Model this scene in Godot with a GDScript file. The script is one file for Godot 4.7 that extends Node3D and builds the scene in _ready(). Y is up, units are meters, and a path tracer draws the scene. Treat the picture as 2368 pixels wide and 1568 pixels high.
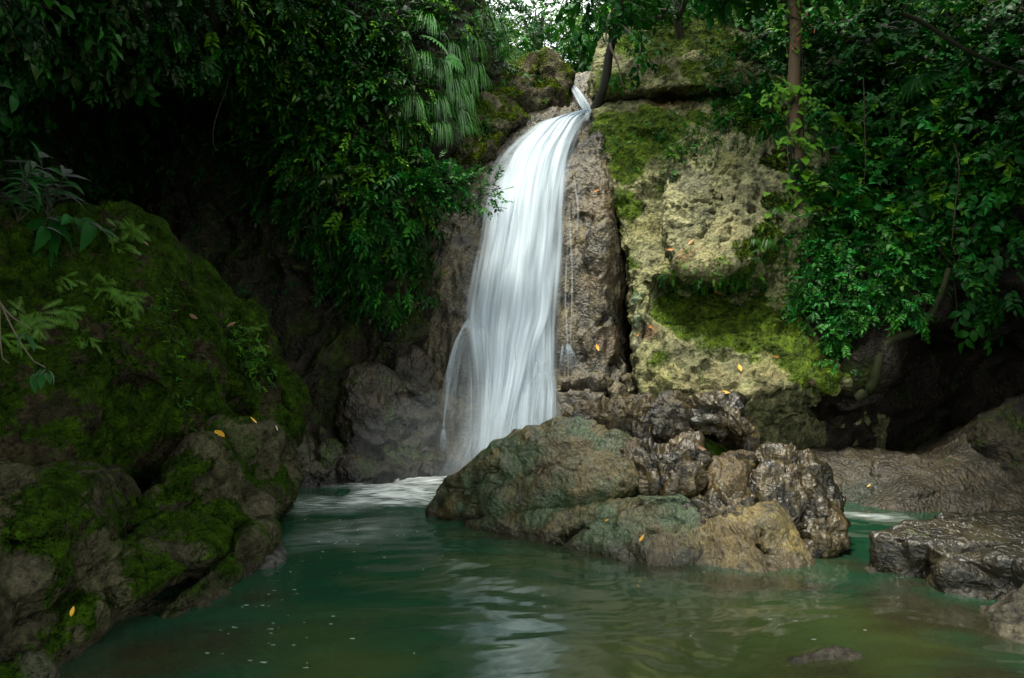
extends Node3D
# Jungle waterfall dropping into a green pool between mossy boulders.
# Camera at (0, 1.6, 0) looking along -z; y = 0 is the water level.

const F := 1847.0            # focal length of the overview picture (2367 x 1568) in its pixels
var rng := RandomNumberGenerator.new()
var used := {}
var surf := {}               # name -> {pos, nrm}: surfaces on which plants may root
var nf := FastNoiseLite.new()    # fbm
var nr := FastNoiseLite.new()    # ridged
var nc := FastNoiseLite.new()    # cell edges
var nv := FastNoiseLite.new()    # cell values: broken blocks
var nh := FastNoiseLite.new()    # plain fine noise
var M := {}
var T := {}

# ---------------------------------------------------------------- helpers
func P(px: float, py: float, d: float) -> Vector3:
	return Vector3((px - 1183.5) / F * d, 1.6 - (py - 784.0) / F * d, -d)

func numbered(called: String) -> String:
	if not used.has(called):
		used[called] = 0
		return called
	used[called] += 1
	return "%s_%03d" % [called, used[called]]

func tag(o: Node3D, label: String, category: String, group := "", kind := "") -> Node3D:
	if label: o.set_meta("label", label)
	if category: o.set_meta("category", category)
	if group: o.set_meta("group", group)
	if kind: o.set_meta("kind", kind)
	return o

func thing(called: String, at: Vector3, label: String, category: String, group := "") -> Node3D:
	var o := Node3D.new()
	o.name = numbered(called)
	add_child(o)
	o.position = at
	tag(o, label, category, group)
	return o

func put(called: String, mesh: Mesh, mat: Material, parent: Node3D = null, at := Transform3D()) -> MeshInstance3D:
	var o := MeshInstance3D.new()
	o.mesh = mesh
	o.material_override = mat
	o.transform = at
	if parent == null:
		o.name = numbered(called)
		add_child(o)
	else:
		var k := 0
		var nm := called
		while parent.has_node(nm):
			k += 1
			nm = "%s_%03d" % [called, k]
		o.name = nm
		parent.add_child(o)
	return o

func many(called: String, mesh: Mesh, mat: Material, xf: Array, cols: Array, parent: Node3D = null) -> MultiMeshInstance3D:
	var mm := MultiMesh.new()
	mm.transform_format = MultiMesh.TRANSFORM_3D
	mm.use_colors = true
	mm.mesh = mesh
	mm.instance_count = xf.size()
	for i in xf.size():
		mm.set_instance_transform(i, xf[i])
		mm.set_instance_color(i, cols[i])
	var o := MultiMeshInstance3D.new()
	o.multimesh = mm
	o.material_override = mat
	o.set_meta("kind", "stuff")
	if parent:
		o.name = called
		parent.add_child(o, true)
	else:
		o.name = numbered(called)
		add_child(o)
	return o

func lin(r: float, g: float, b: float) -> Color:
	return Color(r, g, b).linear_to_srgb()

func cr(a: Vector3, b: Vector3, c: Vector3, d: Vector3, t: float) -> Vector3:
	return b.cubic_interpolate(c, a, d, t)

func new_acc() -> Dictionary:
	return {"v": PackedVector3Array(), "n": PackedVector3Array(), "c": PackedColorArray(), "u": PackedVector2Array(), "i": PackedInt32Array()}

func acc_mesh(a: Dictionary) -> ArrayMesh:
	var arr := []
	arr.resize(Mesh.ARRAY_MAX)
	arr[Mesh.ARRAY_VERTEX] = a.v
	arr[Mesh.ARRAY_NORMAL] = a.n
	if a.c.size() == a.v.size(): arr[Mesh.ARRAY_COLOR] = a.c
	if a.u.size() == a.v.size(): arr[Mesh.ARRAY_TEX_UV] = a.u
	arr[Mesh.ARRAY_INDEX] = a.i
	var m := ArrayMesh.new()
	m.add_surface_from_arrays(Mesh.PRIMITIVE_TRIANGLES, arr)
	return m

func acc_join(a: Dictionary, b: Dictionary, x: Transform3D, c := Color.WHITE) -> void:
	var o: int = a.v.size()
	var bb := x.basis.orthonormalized()
	var tinted: bool = b.c.size() == b.v.size()
	for k in b.v.size():
		a.v.append(x * b.v[k])
		a.n.append(bb * b.n[k])
		a.c.append(b.c[k] * c if tinted else c)
	for k in b.i:
		a.i.append(o + k)

func basis_to(z: Vector3, y := Vector3.UP) -> Basis:
	z = z.normalized()
	var x := y.cross(z)
	if x.length() < 0.01: x = Vector3.RIGHT.cross(z)
	x = x.normalized()
	return Basis(x, z.cross(x).normalized(), z)

func rv() -> Vector3:
	return Vector3(rng.randf_range(-1, 1), rng.randf_range(-1, 1), rng.randf_range(-1, 1))

# ---------------------------------------------------------------- grids: normals and meshes
func grid_index(nu: int, nv: int, wrap: bool) -> PackedInt32Array:
	var idx := PackedInt32Array()
	for j in nv - 1:
		for i in (nu if wrap else nu - 1):
			var a := j * nu + i
			var b := j * nu + (i + 1) % nu
			var c := a + nu
			var d := b + nu
			idx.append_array([a, b, c, b, d, c])
	return idx

func normals(pos: PackedVector3Array, idx: PackedInt32Array) -> PackedVector3Array:
	var n := PackedVector3Array()
	n.resize(pos.size())
	for k in range(0, idx.size(), 3):
		var a := idx[k]
		var b := idx[k + 1]
		var c := idx[k + 2]
		var fn := (pos[c] - pos[a]).cross(pos[b] - pos[a])
		n[a] += fn
		n[b] += fn
		n[c] += fn
	for k in n.size():
		n[k] = n[k].normalized()
	return n

# relief along the normal, in metres
func relief(p: Vector3, s: Dictionary) -> float:
	var d: float = nf.get_noise_3dv(p * s.f0) * s.a0
	if s.get("a1", 0.0) != 0.0:
		var w: Vector3 = Vector3(nh.get_noise_3dv(p * 1.3), nh.get_noise_3dv(p * 1.3 + Vector3(9, 3, 1)), nh.get_noise_3dv(p * 1.3 + Vector3(2, 7, 5))) * float(s.get("warp", 0.15))
		var q1: Vector3 = (s.rot as Basis) * (p + w) if s.has("rot") else p + w
		d += nr.get_noise_3dv(q1 * s.an * s.f1) * s.a1
	if s.get("a3", 0.0) != 0.0:
		var w2 := Vector3(nh.get_noise_3dv(p * 2.1), nh.get_noise_3dv(p * 2.1 + Vector3(4, 3, 1)), nh.get_noise_3dv(p * 2.1 + Vector3(2, 1, 5))) * 0.12
		var e := nc.get_noise_3dv((p + w2) * s.f3) + 1.0
		d -= exp(-e * e / 0.012) * s.a3
	if s.get("a4", 0.0) != 0.0:       # strata
		var q: float = p.dot(s.sd) * s.f4 + nf.get_noise_3dv(p * 1.1) * 1.6
		var fr := q - floorf(q)
		d += clampf((float(s.get("sbelow", 99.0)) - p.y) * 4.0, 0.0, 1.0) * (minf(fr * 1.25, (1.0 - fr) * 5.0) - 0.5) * s.a4 * (0.5 + nf.get_noise_3dv(p * 1.9 + Vector3(5, 5, 5)) * 1.2)
	d += nf.get_noise_3dv(p * s.f2 + Vector3(3, 8, 1)) * s.a2
	if s.get("a5", 0.0) != 0.0:       # broken blocks
		var w3 := Vector3(nh.get_noise_3dv(p * 3.0), nh.get_noise_3dv(p * 3.0 + Vector3(4, 3, 1)), nh.get_noise_3dv(p * 3.0 + Vector3(2, 1, 5))) * 0.05
		var q3: Vector3 = (p + w3) * s.get("an5", Vector3.ONE) * s.f5
		d += (nv.get_noise_3dv(q3) + 0.45 * nv.get_noise_3dv(q3 * 2.3 + Vector3(3, 1, 7))) * s.a5
	return d

var mossy_here := 0.0
func shade(p: Vector3, n: Vector3, s: Dictionary, patch: float) -> Color:
	var t := smoothstep(0.2, 0.8, nf.get_noise_3dv(p * 1.9 + Vector3(11, 2, 7)) * 1.3 + 0.5 + 0.25 * nh.get_noise_3dv(p * 17.0))
	var c: Color = s.c1.lerp(s.c2, t)
	var st := (nf.get_noise_3dv(p * Vector3(7.0, 1.1, 7.0) + Vector3(1, 4, 2)) + 0.35 * nh.get_noise_3dv(p * Vector3(26, 4, 26))) * 1.8
	c = c.lerp(s.c3, clampf(st * s.get("streak", 0.6) + s.get("stain", 0.0), 0, 1))
	if s.has("c4"):
		c = c.lerp(s.c4, clampf(nf.get_noise_3dv(p * 2.6 + Vector3(31, 4, 2)) * 2.4 + s.get("b4", -0.3), 0, 1))
	var g := nh.get_noise_3dv(p * 23.0) * 0.28 + nh.get_noise_3dv(p * 9.0) * 0.22
	c = c * (1.0 + g) * float(s.get("gain", 1.35))
	var m: float = s.get("moss", -1.0) + s.get("up", 0.5) * n.y + nf.get_noise_3dv(p * 2.3 + Vector3(7, 1, 3)) * 1.3 + nh.get_noise_3dv(p * 14.0) * 0.3 + nh.get_noise_3dv(p * 31.0) * 0.2 + patch
	m = smoothstep(0.42, 0.6, m)
	mossy_here = m
	if m > 0.0:
		var k := clampf(nf.get_noise_3dv(p * 5.0 + Vector3(1, 9, 3)) * 1.2 + 0.5, 0, 1)
		var mc: Color = s.get("m1", Color(0.022, 0.036, 0.004)).lerp(s.get("m2", Color(0.06, 0.095, 0.008)), k)
		c = c.lerp(mc * (1.0 + g * 1.4) * 1.9, m)
	if s.has("wet_line"):
		var wl: float = s.wet_line + nh.get_noise_3dv(p * 3.0) * 0.06
		c = c.lerp(s.get("cw", Color(0.055, 0.045, 0.032)), clampf((wl - p.y) * 9.0, 0, 0.85))
	return c

# front-facing points of a surface, sorted into bins so that a place can be looked up fast
func bins(pos: PackedVector3Array, nrm: PackedVector3Array) -> Dictionary:
	var b := {}
	var eye := Vector3(0, 1.6, 0)
	for k in pos.size():
		var p := pos[k]
		if p.z > -1.0 or nrm[k].dot(eye - p) <= 0.0: continue
		var f := F / -p.z
		var key := int(floor((1183.5 + p.x * f) / 24.0)) * 1000 + int(floor((784.0 - (p.y - 1.6) * f) / 24.0))
		if not b.has(key): b[key] = PackedInt32Array()
		b[key].append(k)
	return b

func find(pos: PackedVector3Array, b: Dictionary, px: float, py: float) -> Array:
	var best := 1e12
	var at := -1
	var cx := int(floor(px / 24.0))
	var cy := int(floor(py / 24.0))
	for ring in [0, 1, 3, 8]:
		for i in range(-ring, ring + 1):
			for j in range(-ring, ring + 1):
				var key: int = (cx + i) * 1000 + cy + j
				if not b.has(key): continue
				for k in b[key]:
					var p := pos[k]
					var dx := 1183.5 + p.x / -p.z * F - px
					var dy := 784.0 - (p.y - 1.6) / -p.z * F - py
					var e := dx * dx + dy * dy + absf(p.z) * 20.0
					if e < best:
						best = e
						at = k
		if at >= 0 and ring > 0: break
	return [at, best]

# lists of [px, py, radius px, strength] become spheres on the surface
func spheres(list: Array, pos: PackedVector3Array, b: Dictionary) -> Array:
	var out := []
	for q in list:
		var k: int = find(pos, b, q[0], q[1])[0]
		var at := pos[k] if k >= 0 else Vector3(0, -50, 0)
		out.append([at, q[2] * -at.z / F, q[3] if q.size() > 3 else 1.0])
	return out

# cracks: [[width m, depth m, [px,py], [px,py] ...], ...] carved into a surface
func carve(pos: PackedVector3Array, nrm: PackedVector3Array, cracks: Array) -> void:
	var b := bins(pos, nrm)
	for c in cracks:
		var pts := []
		for k in range(2, c.size()):
			pts.append(spheres([[c[k][0], c[k][1], 1.0]], pos, b)[0][0])
		var w: float = c[0]
		var box := AABB(pts[0], Vector3.ZERO)
		for q in pts: box = box.expand(q)
		box = box.grow(w * 3.0)
		for k in pos.size():
			if not box.has_point(pos[k]): continue
			var p := pos[k] + Vector3(nh.get_noise_3dv(pos[k] * 4.0), nh.get_noise_3dv(pos[k] * 4.0 + Vector3(5, 1, 2)), 0) * 0.07
			var e := 1e9
			for s in pts.size() - 1:
				e = minf(e, p.distance_to(Geometry3D.get_closest_point_to_segment(p, pts[s], pts[s + 1])))
			if e < w * 2.5:
				pos[k] -= nrm[k] * c[1] * 1.5 * exp(-e * e / (w * w * 0.8)) 

func finish(called: String, pos: PackedVector3Array, nu: int, nv: int, wrap: bool, s: Dictionary, extra: Dictionary) -> ArrayMesh:
	var idx := grid_index(nu, nv, wrap)
	var n := normals(pos, idx)
	for k in pos.size():
		pos[k] += n[k] * relief(pos[k], s)
	n = normals(pos, idx)
	if extra.has("cracks"):
		carve(pos, n, extra.cracks)
		n = normals(pos, idx)
	if wrap:   # the poles of a boulder
		for j in [0, nv - 1]:
			var mid := Vector3.ZERO
			var mn := Vector3.ZERO
			for i in nu:
				mid += pos[j * nu + i] / nu
				mn += n[(1 if j == 0 else nv - 2) * nu + i]
			for i in nu:
				pos[j * nu + i] = mid
				n[j * nu + i] = mn.normalized()
	var bn := bins(pos, n)
	var patches := spheres(extra.get("moss", []), pos, bn)
	var stains := spheres(extra.get("stains", []), pos, bn)
	var col := PackedColorArray()
	col.resize(pos.size())
	var green_at := PackedInt32Array()
	for k in pos.size():
		var p := pos[k]
		var add := 0.0
		for q in patches:
			var e: float = p.distance_squared_to(q[0]) / (q[1] * q[1])
			if e < 2.2: add += q[2] * clampf(1.4 - e, 0, 1)
		var c := shade(p, n[k], s, add)
		if mossy_here > 0.6: green_at.append(k)
		for m in stains.size():
			var q = stains[m]
			var e: float = sqrt(p.distance_squared_to(q[0])) / q[1] + nf.get_noise_3dv(p * 3.0) * 0.8
			if e < 1.0:
				var sc: Color = extra.stains[m][4]
				c = c.lerp(sc * 1.4 * (0.85 + 0.3 * nh.get_noise_3dv(p * 12.0) + 0.25 * nh.get_noise_3dv(p * 27.0)), clampf((1.0 - e) * 2.5, 0, 1) * q[2])
		col[k] = c
	surf[called] = {"pos": pos, "nrm": n, "bin": bn, "moss": green_at}
	return acc_mesh({"v": pos, "n": n, "c": col, "u": [], "i": idx})

# a cliff from a net of control points; its rim is drawn back so that it has thickness
func sheet(called: String, rows: Array, step: float, s: Dictionary, extra := {}) -> ArrayMesh:
	var nr_: int = rows.size()
	var nc_: int = rows[0].size()
	var len_u := 0.0
	var len_v := 0.0
	for i in nc_ - 1: len_u += (rows[nr_ / 2][i] as Vector3).distance_to(rows[nr_ / 2][i + 1])
	for j in nr_ - 1: len_v += (rows[j][nc_ / 2] as Vector3).distance_to(rows[j + 1][nc_ / 2])
	var nu := int(len_u / step) + 2
	var nv_ := int(len_v / step) + 2
	# even parameters along the middle row and column
	var tu := even(rows[nr_ / 2], nu)
	var mid := []
	for j in nr_: mid.append(rows[j][nc_ / 2])
	var tv := even(mid, nv_)
	var across := []
	for r in rows:
		var line := PackedVector3Array()
		for i in nu:
			var a := int(tu[i])
			a = mini(a, nc_ - 2)
			line.append(cr(r[maxi(a - 1, 0)], r[a], r[a + 1], r[mini(a + 2, nc_ - 1)], tu[i] - a))
		across.append(line)
	var pos := PackedVector3Array()
	for j in nv_:
		var a := mini(int(tv[j]), nr_ - 2)
		for i in nu:
			pos.append(cr(across[maxi(a - 1, 0)][i], across[a][i], across[a + 1][i], across[mini(a + 2, nr_ - 1)][i], tv[j] - a))
	return finish(called, pos, nu, nv_, false, s, extra)

func even(pts: Array, n: int) -> PackedFloat32Array:
	var l := [0.0]
	for i in pts.size() - 1: l.append(l[i] + maxf((pts[i] as Vector3).distance_to(pts[i + 1]), 0.001))
	var out := PackedFloat32Array()
	var k := 0
	for i in n:
		var want: float = l[-1] * i / (n - 1)
		while k < pts.size() - 2 and l[k + 1] < want: k += 1
		out.append(k + clampf((want - l[k]) / (l[k + 1] - l[k]), 0, 1))
	return out

# a boulder: a closed body from the outline of its widest section, bulging to both sides
func rock(called: String, outline: Array, front: float, back: float, dir: Vector3, power: float, step: float, s: Dictionary, extra := {}) -> ArrayMesh:
	var o := []
	var c := Vector3.ZERO
	for q in outline:
		o.append(P(q[0], q[1], q[2]))
		c += o[-1] / outline.size()
	if extra.has("center"): c = P(extra.center[0], extra.center[1], extra.center[2])
	var m := o.size()
	var total := 0.0
	for i in m: total += (o[i] as Vector3).distance_to(o[(i + 1) % m])
	var nu := clampi(int(total / step), 24, 420)
	o.append(o[0])
	var t := even(o, nu + 1)
	var rim := PackedVector3Array()
	for i in nu:
		var a := mini(int(t[i]), m - 1)
		rim.append(cr(o[(a - 1 + m) % m], o[a], o[(a + 1) % m], o[(a + 2) % m], t[i] - a))
	var size := 0.0
	for i in nu: size += rim[i].distance_to(c) / nu
	var nfr := clampi(int((size + front) / step), 10, 150)
	var nbk := clampi(int((size + back) / (step * 2.0)), 8, 60)
	dir = dir.normalized()
	var pos := PackedVector3Array()
	# rings evenly spaced along the profile of the body
	var prof := []
	for half in 2:
		var deep := front if half == 0 else back
		var steps := nfr if half == 0 else nbk
		var pts2 := []
		var run := [0.0]
		for k in 241:
			var ph := (PI / 2) * pow(k / 240.0, 2.0 if half == 0 else 1.0) if half == 0 else (PI / 2) * (1.0 - pow(1.0 - k / 240.0, 2.0))
			var sn := pow(sin(ph), 2.0 / power) if half == 0 else pow(cos(ph), 2.0 / power)
			var cs := pow(maxf(cos(ph), 0.0), 2.0 / power) if half == 0 else pow(sin(ph), 2.0 / power)
			pts2.append(Vector2(sn, cs))
			if k > 0: run.append(run[-1] + Vector2((pts2[k].x - pts2[k - 1].x) * size, (pts2[k].y - pts2[k - 1].y) * deep).length())
		var k := 0
		for j in range(0 if half == 0 else 1, steps + 1):
			var want: float = run[-1] * j / steps
			while k < 239 and run[k + 1] < want: k += 1
			var at: Vector2 = pts2[k].lerp(pts2[k + 1], clampf((want - run[k]) / maxf(run[k + 1] - run[k], 1e-6), 0, 1))
			prof.append([at.x, dir * (front * at.y if half == 0 else -back * at.y)])
	for j in nfr + nbk + 1:
		var sn: float = prof[j][0]
		var off: Vector3 = prof[j][1]
		for i in nu:
			# i runs the other way so that faces turn outwards
			pos.append(c + (rim[nu - 1 - i] - c) * sn + off)
	var idx := grid_index(nu, 3, true)
	# turn the grid if the outline was traced the other way round
	var nn := normals(pos, grid_index(nu, nfr + nbk + 1, true))
	var sum := 0.0
	for k in range(0, pos.size(), 17): sum += nn[k].dot(pos[k] - c)
	if sum < 0.0:
		var flipped := PackedVector3Array()
		for j in nfr + nbk + 1:
			for i in nu: flipped.append(pos[j * nu + nu - 1 - i])
		pos = flipped
	return finish(called, pos, nu, nfr + nbk + 1, true, s, extra)

# points on a surface inside spheres: [[pos, nrm], ...]
func roots(on: Array, discs: Array, count: int) -> Array:
	var out := []
	var pool := []
	for name in on:
		var d: Dictionary = surf[name]
		for q in spheres(discs, d.pos, d.bin):
			for k in range(rng.randi() % 2, d.pos.size(), 2):
				if d.pos[k].distance_squared_to(q[0]) < q[1] * q[1] and d.nrm[k].dot(Vector3(0, 1.6, 0) - d.pos[k]) > -0.2:
					pool.append([d.pos[k], d.nrm[k]])
	if pool.is_empty(): return out
	for k in count:
		var a = pool[rng.randi() % pool.size()]
		out.append([a[0] + rv() * 0.02, a[1]])
	return out

func root_at(on: Array, px: float, py: float) -> Array:
	var best := 1e12
	var out := []
	for name in on:
		var d: Dictionary = surf[name]
		var hit := find(d.pos, d.bin, px, py)
		if hit[0] >= 0 and hit[1] < best:
			best = hit[1]
			out = [d.pos[hit[0]], d.nrm[hit[0]]]
	return out

# ---------------------------------------------------------------- the scene
func _ready() -> void:
	rng.seed = 71
	var cam := Camera3D.new()
	cam.name = "camera"
	cam.fov = 46.0
	cam.position = Vector3(0, 1.6, 0)
	cam.near = 0.05
	cam.far = 400.0
	add_child(cam)
	cam.current = true
	var sky := ProceduralSkyMaterial.new()
	sky.sky_top_color = Color(0.96, 0.985, 0.97)
	sky.sky_horizon_color = Color(0.96, 0.98, 0.97)
	sky.ground_bottom_color = Color(0.10, 0.13, 0.09)
	sky.ground_horizon_color = Color(0.18, 0.22, 0.17)
	sky.sun_angle_max = 1.0
	var env := Environment.new()
	env.background_mode = Environment.BG_SKY
	env.sky = Sky.new()
	env.sky.sky_material = sky
	env.background_energy_multiplier = 1.0
	env.tonemap_mode = Environment.TONE_MAPPER_LINEAR
	env.tonemap_exposure = 3.6
	env.volumetric_fog_enabled = true
	env.volumetric_fog_density = 0.0
	env.sdfgi_enabled = true
	env.ssao_enabled = true
	env.ssil_enabled = true
	var we := WorldEnvironment.new()
	we.name = "environment"
	we.environment = env
	add_child(we)
	var sun := DirectionalLight3D.new()
	sun.name = "overcast_sun"
	sun.light_energy = 0.5
	sun.light_angular_distance = 14.0
	sun.light_color = Color(1.0, 0.98, 0.92)
	sun.shadow_enabled = true
	sun.look_at_from_position(Vector3(-1.5, 9, 0.6), Vector3(0, 0, 0))
	add_child(sun)

	noises()
	materials()
	cliffs()
	boulders()
	water()
	waterfall()
	if OS_FAST: return
	plants()

const OS_FAST := false

func noises() -> void:
	nf.noise_type = FastNoiseLite.TYPE_SIMPLEX_SMOOTH
	nf.seed = 5
	nf.frequency = 1.0
	nf.fractal_type = FastNoiseLite.FRACTAL_FBM
	nf.fractal_octaves = 4
	nr.noise_type = FastNoiseLite.TYPE_SIMPLEX_SMOOTH
	nr.seed = 9
	nr.frequency = 1.0
	nr.fractal_type = FastNoiseLite.FRACTAL_RIDGED
	nr.fractal_octaves = 3
	nc.noise_type = FastNoiseLite.TYPE_CELLULAR
	nc.seed = 3
	nc.frequency = 1.0
	nc.fractal_type = FastNoiseLite.FRACTAL_NONE
	nc.cellular_return_type = FastNoiseLite.RETURN_DISTANCE2_SUB
	nv.noise_type = FastNoiseLite.TYPE_CELLULAR
	nv.seed = 8
	nv.frequency = 1.0
	nv.fractal_type = FastNoiseLite.FRACTAL_NONE
	nv.cellular_return_type = FastNoiseLite.RETURN_CELL_VALUE
	nh.noise_type = FastNoiseLite.TYPE_SIMPLEX_SMOOTH
	nh.seed = 12
	nh.frequency = 1.0
	nh.fractal_type = FastNoiseLite.FRACTAL_NONE

func noise_tex(size: int, freq: float, oct: int, lo: float, hi: float, seed_: int, kind := FastNoiseLite.TYPE_SIMPLEX_SMOOTH, ridged := false) -> NoiseTexture2D:
	var n := FastNoiseLite.new()
	n.noise_type = kind
	n.seed = seed_
	n.frequency = freq
	n.fractal_type = FastNoiseLite.FRACTAL_RIDGED if ridged else FastNoiseLite.FRACTAL_FBM
	n.fractal_octaves = oct
	var t := NoiseTexture2D.new()
	t.width = size
	t.height = size
	t.seamless = true
	t.noise = n
	var g := Gradient.new()
	g.set_color(0, Color(lo, lo, lo))
	g.set_color(1, Color(hi, hi, hi))
	t.color_ramp = g
	return t

func rock_mat(rough: float, bump: float, scale: float, spec := 0.5, coat := 0.0) -> StandardMaterial3D:
	var m := StandardMaterial3D.new()
	m.vertex_color_use_as_albedo = true
	m.albedo_texture = T.grain
	m.uv1_triplanar = true
	m.uv1_world_triplanar = true
	m.uv1_scale = Vector3(scale, scale, scale)
	m.detail_enabled = true
	m.detail_albedo = T.fine
	m.detail_blend_mode = BaseMaterial3D.BLEND_MODE_MUL
	m.detail_uv_layer = BaseMaterial3D.DETAIL_UV_2
	m.uv2_triplanar = true
	m.uv2_world_triplanar = true
	m.uv2_scale = Vector3(scale, scale * 0.8, scale) * 0.7
	m.roughness = rough
	m.metallic_specular = spec
	m.heightmap_enabled = true
	m.heightmap_texture = T.soft if coat > 0.0 else T.bump
	m.heightmap_scale = bump
	if coat > 0.0:
		m.clearcoat_enabled = true
		m.clearcoat = coat
		m.clearcoat_roughness = 0.2
	return m

func leaf_mat(rough: float, back: float, spec := 0.5) -> StandardMaterial3D:
	var m := StandardMaterial3D.new()
	m.vertex_color_use_as_albedo = true
	m.roughness = rough
	m.metallic_specular = spec
	m.cull_mode = BaseMaterial3D.CULL_DISABLED
	m.backlight_enabled = true
	m.backlight = Color(back, back, back)
	return m

func materials() -> void:
	T.grain = noise_tex(1024, 0.03, 5, 0.5, 1.0, 21)
	T.fine = noise_tex(1024, 0.007, 2, 0.4, 1.0, 26, FastNoiseLite.TYPE_CELLULAR)
	T.fine.noise.cellular_return_type = FastNoiseLite.RETURN_DISTANCE2_SUB
	T.fine.noise.domain_warp_enabled = true
	T.fine.noise.domain_warp_amplitude = 60.0
	T.fine.noise.domain_warp_frequency = 0.012
	T.fine.color_ramp.set_offset(0, 0.0)
	T.fine.color_ramp.set_offset(1, 0.16)
	T.bump = noise_tex(1024, 0.014, 6, 0.0, 1.0, 22)
	T.soft = noise_tex(1024, 0.012, 3, 0.0, 1.0, 24)
	T.ridge = noise_tex(1024, 0.010, 5, 0.0, 1.0, 23, FastNoiseLite.TYPE_SIMPLEX_SMOOTH, true)
	M.dry = rock_mat(0.85, 5.0, 0.9, 0.3)
	M.moss = rock_mat(0.95, 4.0, 1.6, 0.15)
	M.damp = rock_mat(0.65, 4.0, 1.1, 0.35)
	M.wet = rock_mat(0.42, 2.3, 1.6, 0.45)
	M.soaked = rock_mat(0.35, 2.0, 1.4, 0.55)
	M.leaf = leaf_mat(0.45, 0.5, 0.27)
	M.leaf_dull = leaf_mat(0.6, 0.5, 0.35)
	var b := StandardMaterial3D.new()
	b.vertex_color_use_as_albedo = true
	b.roughness = 0.8
	M.bark = b
	var lf := leaf_mat(0.5, 0.4)
	M.fallen = lf

# ---------------------------------------------------------------- rock styles
func style(over: Dictionary) -> Dictionary:
	var s := {"f0": 0.55, "a0": 0.16, "f1": 1.3, "a1": 0.10, "an": Vector3(1, 1, 1), "f2": 4.0, "a2": 0.035, "f3": 1.1, "a3": 0.0, "c1": Color(0.13, 0.105, 0.07), "c2": Color(0.075, 0.066, 0.048), "c3": Color(0.022, 0.02, 0.017)}
	s.merge(over, true)
	return s

func lay(rows: Array) -> Array:
	var out := []
	for r in rows:
		var line := []
		for q in r: line.append(P(q[0], q[1], q[2]))
		out.append(line)
	return out

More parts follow.
